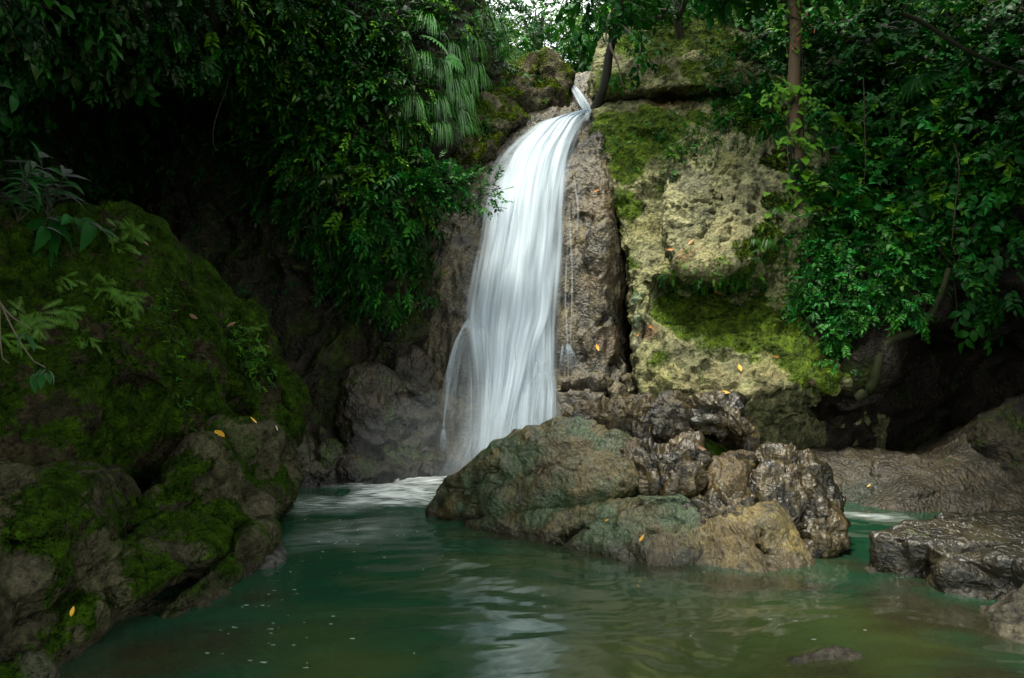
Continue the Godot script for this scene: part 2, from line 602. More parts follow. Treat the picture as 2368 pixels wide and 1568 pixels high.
func cliffs() -> void:
	# the wet wall behind the fall
	var wall := style({"f0": 0.8, "a0": 0.07, "f1": 2.4, "a1": 0.05, "an": Vector3(1.9, 0.2, 1.9), "f2": 5.0, "a2": 0.012, "warp": 0.08, "a5": 0.022, "f5": 2.4, "gain": 1.75, "an5": Vector3(1.6, 0.5, 1.6),
		"c1": Color(0.135, 0.112, 0.068), "c2": Color(0.070, 0.062, 0.043), "c3": Color(0.022, 0.021, 0.018), "c4": Color(0.20, 0.155, 0.07), "b4": -0.4, "streak": 0.9, "moss": -1.2})
	var rows := lay([
		[[960, 120, 15.0], [1180, 190, 14.2], [1262, 180, 14.0], [1335, 172, 14.2], [1378, 170, 14.0], [1440, 165, 14.4], [1470, 160, 15.4]],
		[[960, 210, 13.6], [1190, 245, 12.9], [1270, 235, 12.8], [1338, 205, 13.1], [1372, 200, 12.9], [1420, 210, 13.4], [1450, 220, 14.2]],
		[[960, 310, 12.4], [1130, 335, 11.7], [1215, 292, 11.9], [1292, 284, 12.0], [1352, 272, 12.05], [1392, 280, 11.7], [1420, 290, 12.8]],
		[[940, 420, 11.7], [1065, 430, 10.95], [1150, 400, 11.1], [1240, 396, 11.15], [1330, 396, 11.0], [1405, 410, 10.75], [1440, 420, 12.0]],
		[[930, 560, 11.2], [1020, 560, 10.5], [1115, 560, 10.5], [1220, 560, 10.45], [1330, 560, 10.35], [1412, 560, 10.25], [1455, 560, 11.6]],
		[[920, 740, 10.9], [1005, 740, 10.15], [1095, 740, 10.0], [1210, 740, 10.05], [1330, 740, 9.95], [1414, 740, 9.95], [1475, 740, 11.3]],
		[[915, 860, 10.8], [1000, 865, 9.95], [1085, 868, 9.75], [1210, 870, 9.8], [1330, 868, 9.72], [1424, 870, 9.7], [1470, 870, 11.0]],
		[[910, 900, 10.6], [995, 905, 9.85], [1085, 905, 9.65], [1210, 905, 9.7], [1330, 895, 9.5], [1440, 892, 9.45], [1490, 890, 10.8]],
		[[900, 1140, 10.0], [985, 1130, 9.5], [1085, 1125, 9.4], [1210, 1125, 9.4], [1340, 1120, 9.25], [1480, 1120, 9.2], [1540, 1120, 10.4]],
		[[900, 1330, 9.8], [985, 1330, 9.3], [1085, 1330, 9.2], [1210, 1330, 9.2], [1340, 1330, 9.1], [1480, 1330, 9.1], [1540, 1330, 10.2]]])
	for r in rows:      # the wall goes on behind the crevice
		r.append(r[-1] + Vector3(0.9, 0.0, -0.35))
	var m := sheet("waterfall_wall", rows, 0.024, wall, {
		"cracks": [[0.05, 0.12, [1395, 740], [1400, 735]], [0.07, 0.2, [1385, 940], [1415, 870], [1440, 830]], [0.05, 0.1, [1300, 897], [1380, 892], [1450, 880]]],
		"stains": [[1385, 460, 60, 0.7, Color(0.19, 0.13, 0.06)], [1395, 640, 60, 0.75, Color(0.20, 0.15, 0.09)], [1400, 780, 55, 0.7, Color(0.16, 0.11, 0.06)], [1350, 930, 80, 0.5, Color(0.15, 0.13, 0.11)], [1290, 380, 60, 0.4, Color(0.16, 0.12, 0.07)]],
		"moss": [[1415, 620, 40, 0.9], [1412, 330, 40, 1.0]]})
	tag(put("cliff", m, M.wet), "wet grey-brown rock wall with vertical grooves behind the waterfall", "cliff", "", "structure")

	# the overgrown cliff on the left, with a dark hollow and an overhang above it
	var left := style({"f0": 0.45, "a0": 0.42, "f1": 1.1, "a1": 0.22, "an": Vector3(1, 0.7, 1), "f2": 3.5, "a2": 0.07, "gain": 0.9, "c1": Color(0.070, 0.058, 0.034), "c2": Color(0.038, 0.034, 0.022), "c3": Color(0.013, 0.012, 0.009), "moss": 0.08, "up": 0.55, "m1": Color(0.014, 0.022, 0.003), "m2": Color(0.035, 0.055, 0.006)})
	rows = lay([
		[[-900, -900, 3.2], [-500, -820, 4.2], [-200, -760, 5.0], [60, -700, 5.8], [300, -620, 6.8], [560, -560, 8.2], [800, -460, 9.6], [1020, -330, 11.4], [1110, -120, 13.6]],
		[[-1100, -420, 3.4], [-640, -360, 4.4], [-300, -300, 5.4], [10, -240, 6.2], [250, -200, 7.2], [520, -180, 8.6], [780, -140, 9.8], [1010, -60, 11.2], [1130, 60, 13.2]],
		[[-1200, -40, 3.4], [-700, 0, 4.4], [-350, 30, 5.4], [0, 60, 6.6], [240, 70, 7.7], [500, 60, 9.0], [780, 60, 9.9], [1000, 90, 11.0], [1130, 170, 12.8]],
		[[-1200, 200, 3.6], [-720, 220, 4.6], [-350, 230, 5.8], [0, 180, 8.0], [250, 150, 9.6], [470, 150, 9.8], [760, 190, 9.8], [990, 220, 10.6], [1085, 290, 12.2]],
		[[-1200, 420, 3.8], [-720, 430, 4.8], [-350, 430, 6.0], [10, 430, 8.8], [250, 400, 11.2], [470, 360, 10.8], [740, 370, 10.0], [950, 390, 10.2], [1045, 430, 11.4]],
		[[-1200, 700, 3.8], [-720, 700, 4.8], [-350, 700, 6.0], [20, 620, 8.6], [280, 580, 10.4], [520, 540, 10.6], [740, 550, 10.4], [930, 560, 10.2], [1018, 560, 10.9]],
		[[-1200, 900, 3.8], [-720, 900, 4.8], [-350, 900, 6.0], [20, 800, 8.4], [290, 760, 9.8], [540, 720, 10.2], [760, 720, 10.6], [930, 730, 10.2], [1012, 720, 10.6]],
		[[-1200, 1100, 3.8], [-720, 1100, 4.8], [-350, 1100, 6.0], [20, 1000, 8.2], [300, 940, 9.4], [560, 900, 9.7], [780, 880, 10.0], [930, 830, 10.0], [1012, 790, 10.5]],
		[[-1200, 1300, 3.8], [-720, 1300, 4.8], [-350, 1300, 5.8], [20, 1180, 8.0], [310, 1120, 9.0], [600, 1115, 9.15], [790, 1110, 9.3], [940, 1110, 9.45], [1020, 1110, 10.0]],
		[[-1200, 1700, 3.8], [-720, 1700, 4.6], [-350, 1600, 5.6], [20, 1460, 7.6], [310, 1400, 8.8], [600, 1350, 9.0], [790, 1330, 9.1], [940, 1330, 9.2], [1020, 1330, 9.6]]])
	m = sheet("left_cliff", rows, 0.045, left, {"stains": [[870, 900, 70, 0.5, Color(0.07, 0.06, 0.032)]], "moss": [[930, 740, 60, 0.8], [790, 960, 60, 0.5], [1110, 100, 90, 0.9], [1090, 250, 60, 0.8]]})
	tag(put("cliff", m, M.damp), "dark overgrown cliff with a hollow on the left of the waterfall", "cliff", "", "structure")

	# the pale and mossy rock face on the right of the fall
	var face := style({"f0": 0.7, "a0": 0.12, "rot": Basis(Vector3.BACK, -0.6), "f1": 1.4, "a1": 0.08, "an": Vector3(2.0, 0.35, 1.6), "f2": 4.0, "a2": 0.014, "f3": 0.8, "a3": 0.05, "a5": 0.02, "f5": 1.6, "an5": Vector3(1.2, 0.8, 1.2), "a4": 0.09, "f4": 4.0, "sbelow": 1.55, "sd": Vector3(0.22, 0.95, 0.2).normalized(),
		"gain": 1.5, "c1": Color(0.35, 0.34, 0.165), "c2": Color(0.19, 0.19, 0.09), "c3": Color(0.05, 0.056, 0.025), "streak": 1.0, "moss": -0.22, "up": 0.55, "m1": Color(0.032, 0.052, 0.004), "m2": Color(0.085, 0.135, 0.008)})
	rows = lay([
		[[1420, 62, 15.2], [1400, 66, 13.6], [1470, 60, 13.4], [1540, 52, 13.3], [1610, 50, 13.2], [1690, 62, 13.0], [1770, 110, 12.7], [1860, 160, 12.2], [1960, 220, 12.2]],
		[[1395, 120, 14.4], [1385, 125, 13.0], [1460, 115, 12.7], [1535, 112, 12.6], [1610, 112, 12.5], [1690, 120, 12.3], [1770, 150, 12.0], [1860, 190, 11.6], [1960, 240, 11.8]],
		[[1385, 205, 13.6], [1372, 212, 12.1], [1450, 206, 11.8], [1530, 198, 11.7], [1610, 192, 11.7], [1690, 200, 11.6], [1765, 215, 11.4], [1850, 240, 11.0], [1960, 270, 11.3]],
		[[1392, 232, 13.6], [1374, 236, 12.4], [1450, 234, 12.35], [1530, 232, 12.35], [1610, 228, 12.2], [1690, 226, 11.9], [1765, 236, 11.5], [1850, 260, 10.9], [1960, 300, 11.0]],
		[[1392, 268, 13.4], [1372, 272, 11.85], [1450, 260, 11.65], [1530, 258, 11.6], [1605, 258, 11.5], [1685, 260, 11.35], [1765, 266, 10.75], [1855, 300, 10.5], [1960, 340, 10.7]],
		[[1412, 400, 12.4], [1392, 402, 11.1], [1462, 396, 10.95], [1540, 390, 10.9], [1612, 384, 10.45], [1692, 378, 10.2], [1775, 370, 10.15], [1870, 400, 10.0], [1970, 430, 10.3]],
		[[1470, 540, 11.9], [1438, 545, 10.55], [1492, 545, 10.45], [1552, 545, 10.45], [1622, 545, 10.15], [1692, 530, 9.8], [1780, 510, 9.7], [1880, 520, 9.65], [1980, 540, 10.0]],
		[[1500, 630, 11.6], [1452, 636, 10.15], [1492, 632, 9.9], [1552, 632, 9.68], [1622, 630, 9.5], [1700, 626, 9.4], [1785, 620, 9.4], [1890, 630, 9.4], [1990, 650, 9.8]],
		[[1500, 668, 11.6], [1452, 672, 10.05], [1494, 668, 9.85], [1554, 664, 10.3], [1624, 662, 10.2], [1702, 664, 9.95], [1788, 666, 9.4], [1892, 680, 9.3], [1992, 690, 9.8]],
		[[1510, 768, 11.4], [1458, 770, 9.85], [1502, 766, 9.5], [1572, 760, 9.55], [1642, 756, 9.45], [1722, 752, 9.3], [1802, 752, 9.2], [1905, 768, 9.2], [2000, 780, 9.7]],
		[[1520, 850, 11.2], [1470, 852, 9.6], [1514, 848, 9.15], [1590, 842, 9.0], [1672, 836, 8.95], [1762, 828, 8.85], [1852, 832, 8.8], [1940, 850, 8.8], [2030, 850, 9.4]],
		[[1530, 930, 11.2], [1490, 932, 9.5], [1532, 926, 8.9], [1612, 932, 8.7], [1692, 942, 8.6], [1782, 926, 8.55], [1862, 900, 8.6], [1948, 888, 8.7], [2040, 870, 9.3]],
		[[1520, 990, 11.0], [1495, 990, 9.8], [1545, 985, 9.35], [1625, 985, 9.3], [1705, 985, 9.2], [1795, 975, 9.35], [1875, 955, 9.7], [1955, 930, 9.9], [2050, 920, 10.2]],
		[[1520, 1180, 10.4], [1495, 1180, 9.5], [1545, 1175, 9.1], [1625, 1170, 9.0], [1705, 1165, 9.0], [1795, 1160, 9.1], [1875, 1150, 9.5], [1955, 1150, 9.9], [2050, 1140, 10.2]]])
	var rust := Color(0.26, 0.15, 0.06)
	var pale := Color(0.40, 0.37, 0.165)
	var grey := Color(0.25, 0.245, 0.135)
	m = sheet("rock_face", rows, 0.024, face, {
		"cracks": [[0.05, 0.16, [1540, 400], [1580, 360], [1640, 318], [1700, 280], [1738, 250]], [0.02, 0.08, [1568, 478], [1600, 470], [1640, 466], [1665, 475]], [0.03, 0.12, [1500, 640], [1482, 720], [1474, 800]], [0.02, 0.06, [1600, 862], [1700, 870], [1790, 850]], [0.03, 0.07, [1490, 880], [1600, 915], [1720, 925], [1840, 900]], [0.03, 0.08, [1770, 280], [1830, 290], [1860, 300]], [0.02, 0.06, [1530, 905], [1640, 900], [1740, 905]], [0.025, 0.07, [1660, 400], [1690, 390], [1720, 375]], [0.025, 0.06, [1545, 500], [1590, 510], [1640, 500]], [0.02, 0.07, [1655, 330], [1650, 400], [1640, 480]], [0.02, 0.06, [1720, 330], [1700, 430], [1690, 520]], [0.02, 0.05, [1760, 340], [1745, 430], [1735, 520]]],
		"moss": [[1444, 396, 42, 1.7], [1440, 475, 44, 1.7], [1430, 310, 80, 1.3], [1500, 285, 70, 1.2], [1560, 290, 50, 0.7], [1470, 345, 60, 0.9], [1380, 330, 40, 1.2], [1620, 275, 50, 1.0], [1790, 300, 60, 1.2], [1740, 275, 50, 0.8], [1800, 400, 40, 0.7], [1510, 90, 90, 1.1], [1600, 75, 90, 1.3], [1640, 160, 60, 0.9], [1460, 100, 60, 0.7], [1560, 170, 60, 0.4], [1680, 110, 60, 0.8], [1420, 180, 60, 1.2], [1480, 140, 50, 0.3], [1600, 735, 90, 1.4], [1690, 765, 110, 1.4], [1560, 720, 50, 1.2], [1800, 790, 90, 1.2], [1880, 850, 80, 1.2], [1545, 850, 45, 1.5], [1640, 880, 40, 0.9], [1590, 640, 50, 0.9], [1660, 640, 60, 1.2], [1462, 610, 22, 1.2], [1740, 590, 60, 1.0], [1790, 560, 50, 0.8], [1560, 412, 16, 1.5], [1520, 440, 22, 1.0], [1510, 330, 40, 0.8], [1640, 560, 60, -1.0], [1600, 440, 60, -1.0], [1700, 840, 30, -1.0], [1760, 860, 50, -1.2], [1480, 820, 40, -0.6]],
		"stains": [[1480, 170, 55, 0.5, Color(0.34, 0.31, 0.2)], [1540, 240, 50, 0.8, rust], [1620, 585, 70, 0.95, pale], [1560, 600, 50, 0.8, pale], [1690, 540, 50, 0.8, pale], [1670, 450, 40, 0.7, pale], [1690, 370, 35, 0.7, pale], [1730, 470, 35, 0.6, grey], [1580, 575, 30, 0.7, Color(0.34, 0.24, 0.11)], [1600, 420, 60, 0.9, grey], [1610, 360, 40, 0.8, grey], [1510, 540, 50, 0.7, pale], [1500, 590, 45, 0.8, Color(0.40, 0.38, 0.22)], [1462, 690, 26, 0.9, Color(0.20, 0.29, 0.18)], [1468, 740, 24, 0.8, Color(0.25, 0.32, 0.21)], [1468, 810, 40, 0.85, Color(0.44, 0.43, 0.27)], [1502, 770, 30, 0.8, Color(0.25, 0.16, 0.09)], [1600, 850, 90, 0.8, grey], [1700, 850, 70, 0.8, grey], [1770, 855, 60, 0.9, pale], [1640, 925, 120, 0.7, Color(0.32, 0.28, 0.14)], [1520, 900, 60, 0.9, pale], [1780, 930, 80, 0.6, Color(0.2, 0.17, 0.09)]]})
	tag(put("rock_face", m, M.dry), "pale tan rock face with moss patches right of the waterfall", "rock face", "", "structure")

	# the steep bank on the right, hollowed out below
	var right := style({"f0": 0.5, "a0": 0.35, "f1": 1.2, "a1": 0.2, "f2": 3.5, "a2": 0.06, "c1": Color(0.055, 0.042, 0.027), "c2": Color(0.035, 0.028, 0.02), "c3": Color(0.014, 0.012, 0.009), "moss": -0.1, "up": 0.5, "m1": Color(0.016, 0.024, 0.003), "m2": Color(0.04, 0.06, 0.006)})
	rows = lay([
		[[1560, -420, 19.0], [1760, -480, 17.0], [1960, -560, 15.0], [2180, -640, 13.0], [2420, -720, 11.2], [2700, -820, 9.2], [3100, -900, 6.6]],
		[[1480, -60, 17.0], [1700, -100, 15.6], [1920, -150, 14.0], [2160, -200, 12.2], [2420, -260, 10.4], [2720, -320, 8.6], [3200, -400, 6.0]],
		[[1500, 60, 14.8], [1700, 80, 13.6], [1920, 60, 12.6], [2160, 40, 11.2], [2420, 0, 9.6], [2740, -20, 8.0], [3300, -60, 5.4]],
		[[1640, 200, 13.2], [1780, 220, 12.2], [1950, 240, 11.4], [2160, 240, 10.4], [2420, 220, 9.0], [2760, 220, 7.4], [3300, 240, 5.2]],
		[[1740, 400, 11.6], [1830, 420, 10.8], [1980, 430, 10.4], [2180, 430, 9.6], [2430, 430, 8.6], [2770, 430, 7.0], [3300, 460, 5.0]],
		[[1760, 560, 10.8], [1850, 580, 10.0], [2000, 600, 9.7], [2190, 600, 9.2], [2440, 600, 8.4], [2780, 600, 6.8], [3300, 640, 5.0]],
		[[1780, 720, 10.4], [1880, 740, 9.5], [2010, 740, 9.1], [2150, 690, 9.1], [2400, 660, 8.8], [2790, 700, 6.8], [3300, 780, 5.0]],
		[[1800, 850, 10.2], [1900, 870, 9.2], [2000, 860, 8.8], [2130, 770, 9.2], [2400, 720, 9.4], [2800, 800, 7.0], [3300, 900, 5.0]],
		[[1820, 910, 10.2], [1920, 915, 9.3], [2010, 900, 9.1], [2150, 830, 10.4], [2400, 800, 10.4], [2800, 900, 7.4], [3300, 1000, 5.0]],
		[[1830, 980, 10.4], [1930, 985, 10.0], [2030, 985, 10.2], [2170, 980, 10.8], [2400, 960, 10.4], [2800, 1000, 7.6], [3300, 1100, 5.0]],
		[[1830, 1200, 9.6], [1930, 1190, 9.4], [2030, 1190, 9.4], [2170, 1190, 9.4], [2400, 1190, 9.0], [2800, 1250, 7.2], [3300, 1400, 5.0]],
		[[1830, 1400, 9.2], [1930, 1400, 9.2], [2030, 1400, 9.2], [2170, 1400, 9.0], [2400, 1400, 8.8], [2800, 1500, 7.0], [3300, 1700, 4.8]]])
	m = sheet("right_bank", rows, 0.06, right, {"moss": [[1990, 880, 60, 1.0], [2040, 830, 40, 1.0]], "stains": [[1850, 1010, 80, 0.6, Color(0.09, 0.065, 0.042)]]})
	tag(put("bank", m, M.damp), "steep dark bank with a hollow at its foot on the right", "bank", "", "structure")

	# the gorge above the lip
	var gorge := style({"f0": 0.4, "a0": 0.4, "c1": Color(0.03, 0.026, 0.016), "c2": Color(0.02, 0.018, 0.012), "moss": 0.3})
	rows = lay([
		[[900, -60, 24], [1180, 110, 26], [1290, 150, 27], [1400, 130, 26], [1560, -30, 22], [1800, -200, 20]],
		[[900, 40, 19], [1170, 150, 20], [1290, 170, 20], [1400, 155, 19], [1500, 40, 18], [1800, -60, 17.5]],
		[[900, 150, 15.5], [1160, 190, 15.5], [1285, 182, 15.5], [1400, 178, 15.4], [1500, 110, 16], [1800, 60, 15.5]],
		[[900, 320, 14.5], [1160, 290, 14.5], [1285, 260, 14.5], [1400, 260, 14.5], [1500, 250, 15], [1800, 200, 14.5]]])
	m = sheet("gorge", rows, 0.16, gorge)
	tag(put("hill", m, M.moss), "dark forest floor of the gorge above the lip of the fall", "hill", "", "structure")

	# stream bed under the pool and the land on both sides
	var bed := style({"f0": 0.7, "a0": 0.2, "f1": 1.5, "a1": 0.12, "c1": Color(0.10, 0.08, 0.05), "c2": Color(0.07, 0.06, 0.04), "moss": -2.0})
	var lines := []
	for j in 16:
		var line := []
		for i in 16:
			var x := -14.0 + 28.0 * i / 15.0
			var z := -14.0 + 26.0 * j / 15.0
			line.append(Vector3(x, -0.65 + 0.06 * maxf(absf(x) - 4.0, 0.0), z))
		lines.append(line)
	m = sheet("bed", lines, 0.14, bed)
	tag(put("ground", m, M.damp), "brown rocky stream bed below the green water", "ground", "", "structure")

func boulder(called: String, label: String, mat: Material, m: ArrayMesh) -> MeshInstance3D:
	var o := put("boulder", m, mat)
	tag(o, label, "boulder")
	return o

func boulders() -> void:
	var cream := Color(0.14, 0.125, 0.08)
	var lm := style({"f0": 0.9, "a0": 0.13, "f1": 1.8, "a1": 0.07, "f2": 5.0, "a2": 0.03, "gain": 1.0, "c1": Color(0.085, 0.07, 0.038), "c2": Color(0.042, 0.038, 0.021), "c3": Color(0.017, 0.016, 0.01), "moss": 0.8, "up": 0.3,
		"m1": Color(0.010, 0.021, 0.002), "m2": Color(0.022, 0.048, 0.003), "wet_line": 0.1, "cw": Color(0.075, 0.065, 0.045)})
	var lr: Dictionary = lm.duplicate()
	lr.merge({"gain": 1.0, "moss": 0.36, "up": 0.3, "c1": Color(0.115, 0.108, 0.06), "c2": Color(0.056, 0.054, 0.03)}, true)
	# the mossy pile on the left bank
	boulder("boulder", "largest boulder on the left bank, covered in dark moss and ferns", M.moss,
		rock("moss_massif", [[-60, 560, 5.3], [60, 505, 5.9], [180, 484, 6.4], [300, 494, 6.8], [400, 575, 7.0], [475, 690, 7.1], [505, 820, 7.0], [500, 930, 6.7], [484, 988, 6.7], [396, 1058, 6.4], [312, 1120, 6.05], [232, 1225, 5.6], [90, 1280, 4.7], [-120, 1240, 4.4], [-140, 850, 4.6]], 0.42, 1.6, Vector3(0.25, 0.15, 1), 2.5, 0.024, lm,
		{"cracks": [[0.035, 0.09, [385, 600], [440, 690], [500, 760]], [0.03, 0.05, [420, 690], [430, 760], [445, 830]]], "moss": [[450, 900, 60, 0.4], [200, 620, 120, 0.4], [150, 1000, 100, -0.35], [40, 1060, 100, -0.4], [300, 900, 60, -0.1]]}))
	boulder("boulder", "long mossy ridge boulder dropping to the pool behind the largest left boulder", M.moss,
		rock("moss_ridge", [[395, 575, 7.5], [470, 612, 7.7], [530, 690, 7.8], [592, 718, 7.9], [640, 815, 7.9], [690, 900, 7.9], [698, 970, 7.9], [672, 1060, 7.7], [655, 1180, 7.2], [560, 1100, 7.1], [500, 1000, 7.0], [488, 880, 7.2], [460, 740, 7.4]], 0.32, 1.3, Vector3(0.3, 0.25, 1), 2.5, 0.024, lm,
		{"cracks": [[0.04, 0.12, [460, 840], [500, 890], [545, 940], [575, 945]], [0.035, 0.08, [600, 860], [650, 890], [672, 950]]], "moss": [[560, 800, 120, 0.4]]}))
	boulder("boulder", "blocky boulder with a pale right end hanging over the pool below the mossy ridge", M.moss,
		rock("overhang_block", [[488, 1004, 6.2], [560, 985, 6.5], [636, 1004, 6.7], [652, 1080, 6.7], [648, 1150, 6.5], [604, 1204, 6.1], [556, 1240, 5.9], [490, 1250, 5.7], [420, 1215, 5.6], [330, 1230, 5.35], [285, 1225, 5.2], [340, 1165, 5.45], [420, 1092, 5.8]], 0.3, 1.2, Vector3(0.1, 0.2, 1), 2.7, 0.022, lr,
		{"moss": [[560, 1060, 60, 0.35], [420, 1150, 50, 0.3], [610, 1110, 40, 0.3], [620, 1160, 40, -0.8]], "stains": [[625, 1165, 45, 0.7, cream], [560, 1010, 60, 0.4, cream], [590, 1190, 40, 0.5, cream]]}))
	boulder("boulder", "rounded boulder at the lower left edge with a pale patch", M.moss,
		rock("edge_round", [[-120, 1090, 4.1], [60, 1082, 4.55], [165, 1074, 4.75], [228, 1108, 4.8], [248, 1165, 4.8], [240, 1230, 4.7], [203, 1292, 4.5], [128, 1376, 4.2], [40, 1452, 3.95], [-60, 1540, 3.65], [-220, 1560, 3.3], [-240, 1250, 3.6]], 0.3, 1.0, Vector3(0.15, 0.15, 1), 2.6, 0.02, lr,
		{"moss": [[120, 1150, 70, 0.35], [60, 1250, 60, 0.3], [60, 1320, 60, -0.6]], "stains": [[60, 1320, 55, 0.6, cream], [225, 1150, 35, 0.5, cream]]}))
	boulder("boulder", "smooth mossy boulder slanting from the lower left corner below the black crevice", M.moss,
		rock("slant_tongue", [[352, 1196, 5.2], [420, 1188, 5.35], [488, 1236, 5.3], [495, 1272, 5.15], [465, 1306, 4.95], [385, 1345, 4.7], [280, 1382, 4.45], [205, 1445, 4.15], [120, 1535, 3.85], [-20, 1680, 3.5], [-90, 1570, 3.6], [60, 1496, 4.0], [185, 1378, 4.4], [275, 1285, 4.8]], 0.26, 0.9, Vector3(0.1, 0.25, 1), 2.6, 0.02, lr,
		{"center": [230, 1400, 4.42], "moss": [[330, 1330, 60, 0.4], [160, 1450, 60, 0.4], [440, 1250, 40, -0.3]], "stains": [[455, 1275, 40, 0.5, cream], [350, 1255, 40, 0.35, cream], [110, 1530, 50, 0.6, Color(0.12, 0.11, 0.085)]]}))
	boulder("boulder", "low mossy boulder with a grey sandy foot in the water at lower left", M.moss,
		rock("foot_slab", [[604, 1218, 5.8], [598, 1262, 5.7], [560, 1310, 5.4], [520, 1400, 4.95], [512, 1470, 4.75], [440, 1530, 4.6], [300, 1590, 4.3], [100, 1680, 4.0], [60, 1640, 4.05], [200, 1512, 4.35], [290, 1424, 4.7], [400, 1386, 5.05], [500, 1326, 5.4]], 0.24, 0.9, Vector3(0.1, 0.25, 1), 2.6, 0.02, lr,
		{"center": [370, 1460, 4.68], "moss": [[400, 1390, 90, 0.6], [300, 1450, 60, 0.4]], "stains": [[330, 1490, 60, 0.7, Color(0.13, 0.12, 0.095)], [220, 1530, 60, 0.7, Color(0.13, 0.12, 0.095)], [450, 1450, 50, 0.7, Color(0.13, 0.12, 0.095)]]}))
	var wet := style({"f0": 1.4, "a0": 0.07, "f1": 3.0, "a1": 0.06, "f2": 8.0, "a2": 0.015, "c1": Color(0.045, 0.04, 0.034), "c2": Color(0.03, 0.027, 0.023), "c3": Color(0.014, 0.013, 0.012), "moss": -1.0})
	boulder("boulder", "small black wet boulder at the waterline under the left pile", M.wet,
		rock("wet_stub", [[590, 1215, 5.9], [632, 1250, 5.9], [652, 1310, 5.8], [655, 1370, 5.7], [600, 1420, 5.5], [545, 1420, 5.4], [540, 1320, 5.5]], 0.2, 0.5, Vector3(0.2, 0.1, 1), 2.4, 0.016, wet))
	# the wet pile at the foot of the left cliff
	var foot := style({"f0": 1.1, "a0": 0.08, "f1": 1.8, "a1": 0.045, "f2": 6.0, "a2": 0.015, "a5": 0.03, "f5": 3.5, "gain": 1.0, "c1": Color(0.08, 0.064, 0.036), "c2": Color(0.036, 0.03, 0.02), "c3": Color(0.016, 0.015, 0.012), "moss": -0.1, "up": 0.35, "m1": Color(0.016, 0.024, 0.003), "m2": Color(0.035, 0.055, 0.005), "wet_line": 0.2, "cw": Color(0.03, 0.026, 0.022)})
	for q in [
		["wedge of brown rock leaning on the cliff left of the thin side stream", [[905, 870, 9.9], [940, 815, 10.0], [965, 805, 10.0], [1012, 850, 10.0], [1030, 920, 9.9], [1020, 970, 9.8], [960, 930, 9.7]], 0.18, 0.5],
		["large brown boulder beside the pool left of the thin side stream", [[800, 870, 9.6], [880, 850, 9.8], [960, 920, 9.8], [1015, 965, 9.7], [1015, 1060, 9.5], [930, 1120, 9.3], [830, 1080, 9.3], [775, 980, 9.4]], 0.28, 0.7],
		["low wet boulder in the spray at the foot of the left stream", [[885, 1030, 9.3], [930, 1000, 9.4], [990, 1020, 9.45], [1050, 1080, 9.4], [1060, 1150, 9.2], [960, 1160, 9.0], [880, 1130, 9.0]], 0.15, 0.5],
		["dark boulder sloping into the far left corner of the pool", [[655, 1010, 9.0], [700, 1000, 9.1], [740, 1060, 9.1], [800, 1110, 9.0], [790, 1160, 8.9], [690, 1170, 8.7], [640, 1120, 8.8]], 0.2, 0.6],
		["small round boulder tucked in the shade of the left cliff foot", [[735, 1040, 9.0], [760, 1025, 9.05], [790, 1040, 9.05], [795, 1080, 9.0], [770, 1110, 8.95], [732, 1085, 8.95]], 0.12, 0.2],
		["black cracked boulder at the waterline left of the spray", [[790, 1060, 9.0], [850, 1060, 9.1], [900, 1080, 9.05], [905, 1140, 8.9], [840, 1160, 8.8], [785, 1130, 8.85]], 0.16, 0.4],
	]:
		boulder("boulder", q[0], M.wet, rock("foot%d" % used.get("boulder", 0), q[1], q[2], q[3], Vector3(0.1, 0.25, 1), 2.3, 0.025, foot, {"moss": [[q[1][1][0], q[1][1][1] + 25, 25, 0.6]]}))
	# mossy boulder beside the lip
	var lip := style({"f0": 0.9, "a0": 0.14, "f1": 1.6, "a1": 0.08, "c1": Color(0.18, 0.155, 0.10), "c2": Color(0.09, 0.075, 0.05), "c3": Color(0.035, 0.03, 0.02), "moss": 0.4, "up": 0.4, "m1": Color(0.026, 0.04, 0.004), "m2": Color(0.07, 0.10, 0.007), "a4": 0.05, "f4": 2.6, "sd": Vector3(-0.3, 0.9, 0.2).normalized()})
	boulder("boulder", "round moss-covered boulder left of the lip of the waterfall", M.moss,
		rock("lip_round", [[1120, 222, 12.8], [1180, 178, 13.0], [1240, 142, 13.1], [1278, 140, 13.1], [1308, 175, 13.0], [1318, 215, 12.9], [1305, 272, 12.6], [1240, 280, 12.4], [1140, 262, 12.3]], 0.45, 0.9, Vector3(0.05, 0.3, 1), 2.4, 0.035, lip, {"stains": [[1255, 165, 25, 0.4, Color(0.2, 0.16, 0.1)]]}))
	boulder("boulder", "sloping mossy boulder left of the top of the white cascade", M.moss,
		rock("lip_slope", [[1040, 300, 11.6], [1090, 235, 12.0], [1150, 240, 12.2], [1215, 275, 12.1], [1215, 300, 11.9], [1160, 335, 11.5], [1110, 400, 11.1], [1075, 440, 10.9], [1035, 400, 11.2]], 0.4, 0.8, Vector3(0.05, 0.3, 1), 2.4, 0.033, lip))
	var slab := style({"f0": 0.7, "a0": 0.08, "rot": Basis(Vector3.BACK, -0.5), "f1": 1.3, "a1": 0.055, "an": Vector3(2.2, 0.25, 1.8), "warp": 0.25, "f2": 4.5, "a2": 0.012, "a5": 0.012, "f5": 1.8, "gain": 1.5, "c1": Color(0.38, 0.365, 0.19), "c2": Color(0.24, 0.235, 0.125), "c3": Color(0.055, 0.06, 0.033), "streak": 1.0, "moss": -0.45, "up": 0.6, "m1": Color(0.032, 0.052, 0.004), "m2": Color(0.085, 0.135, 0.008)})
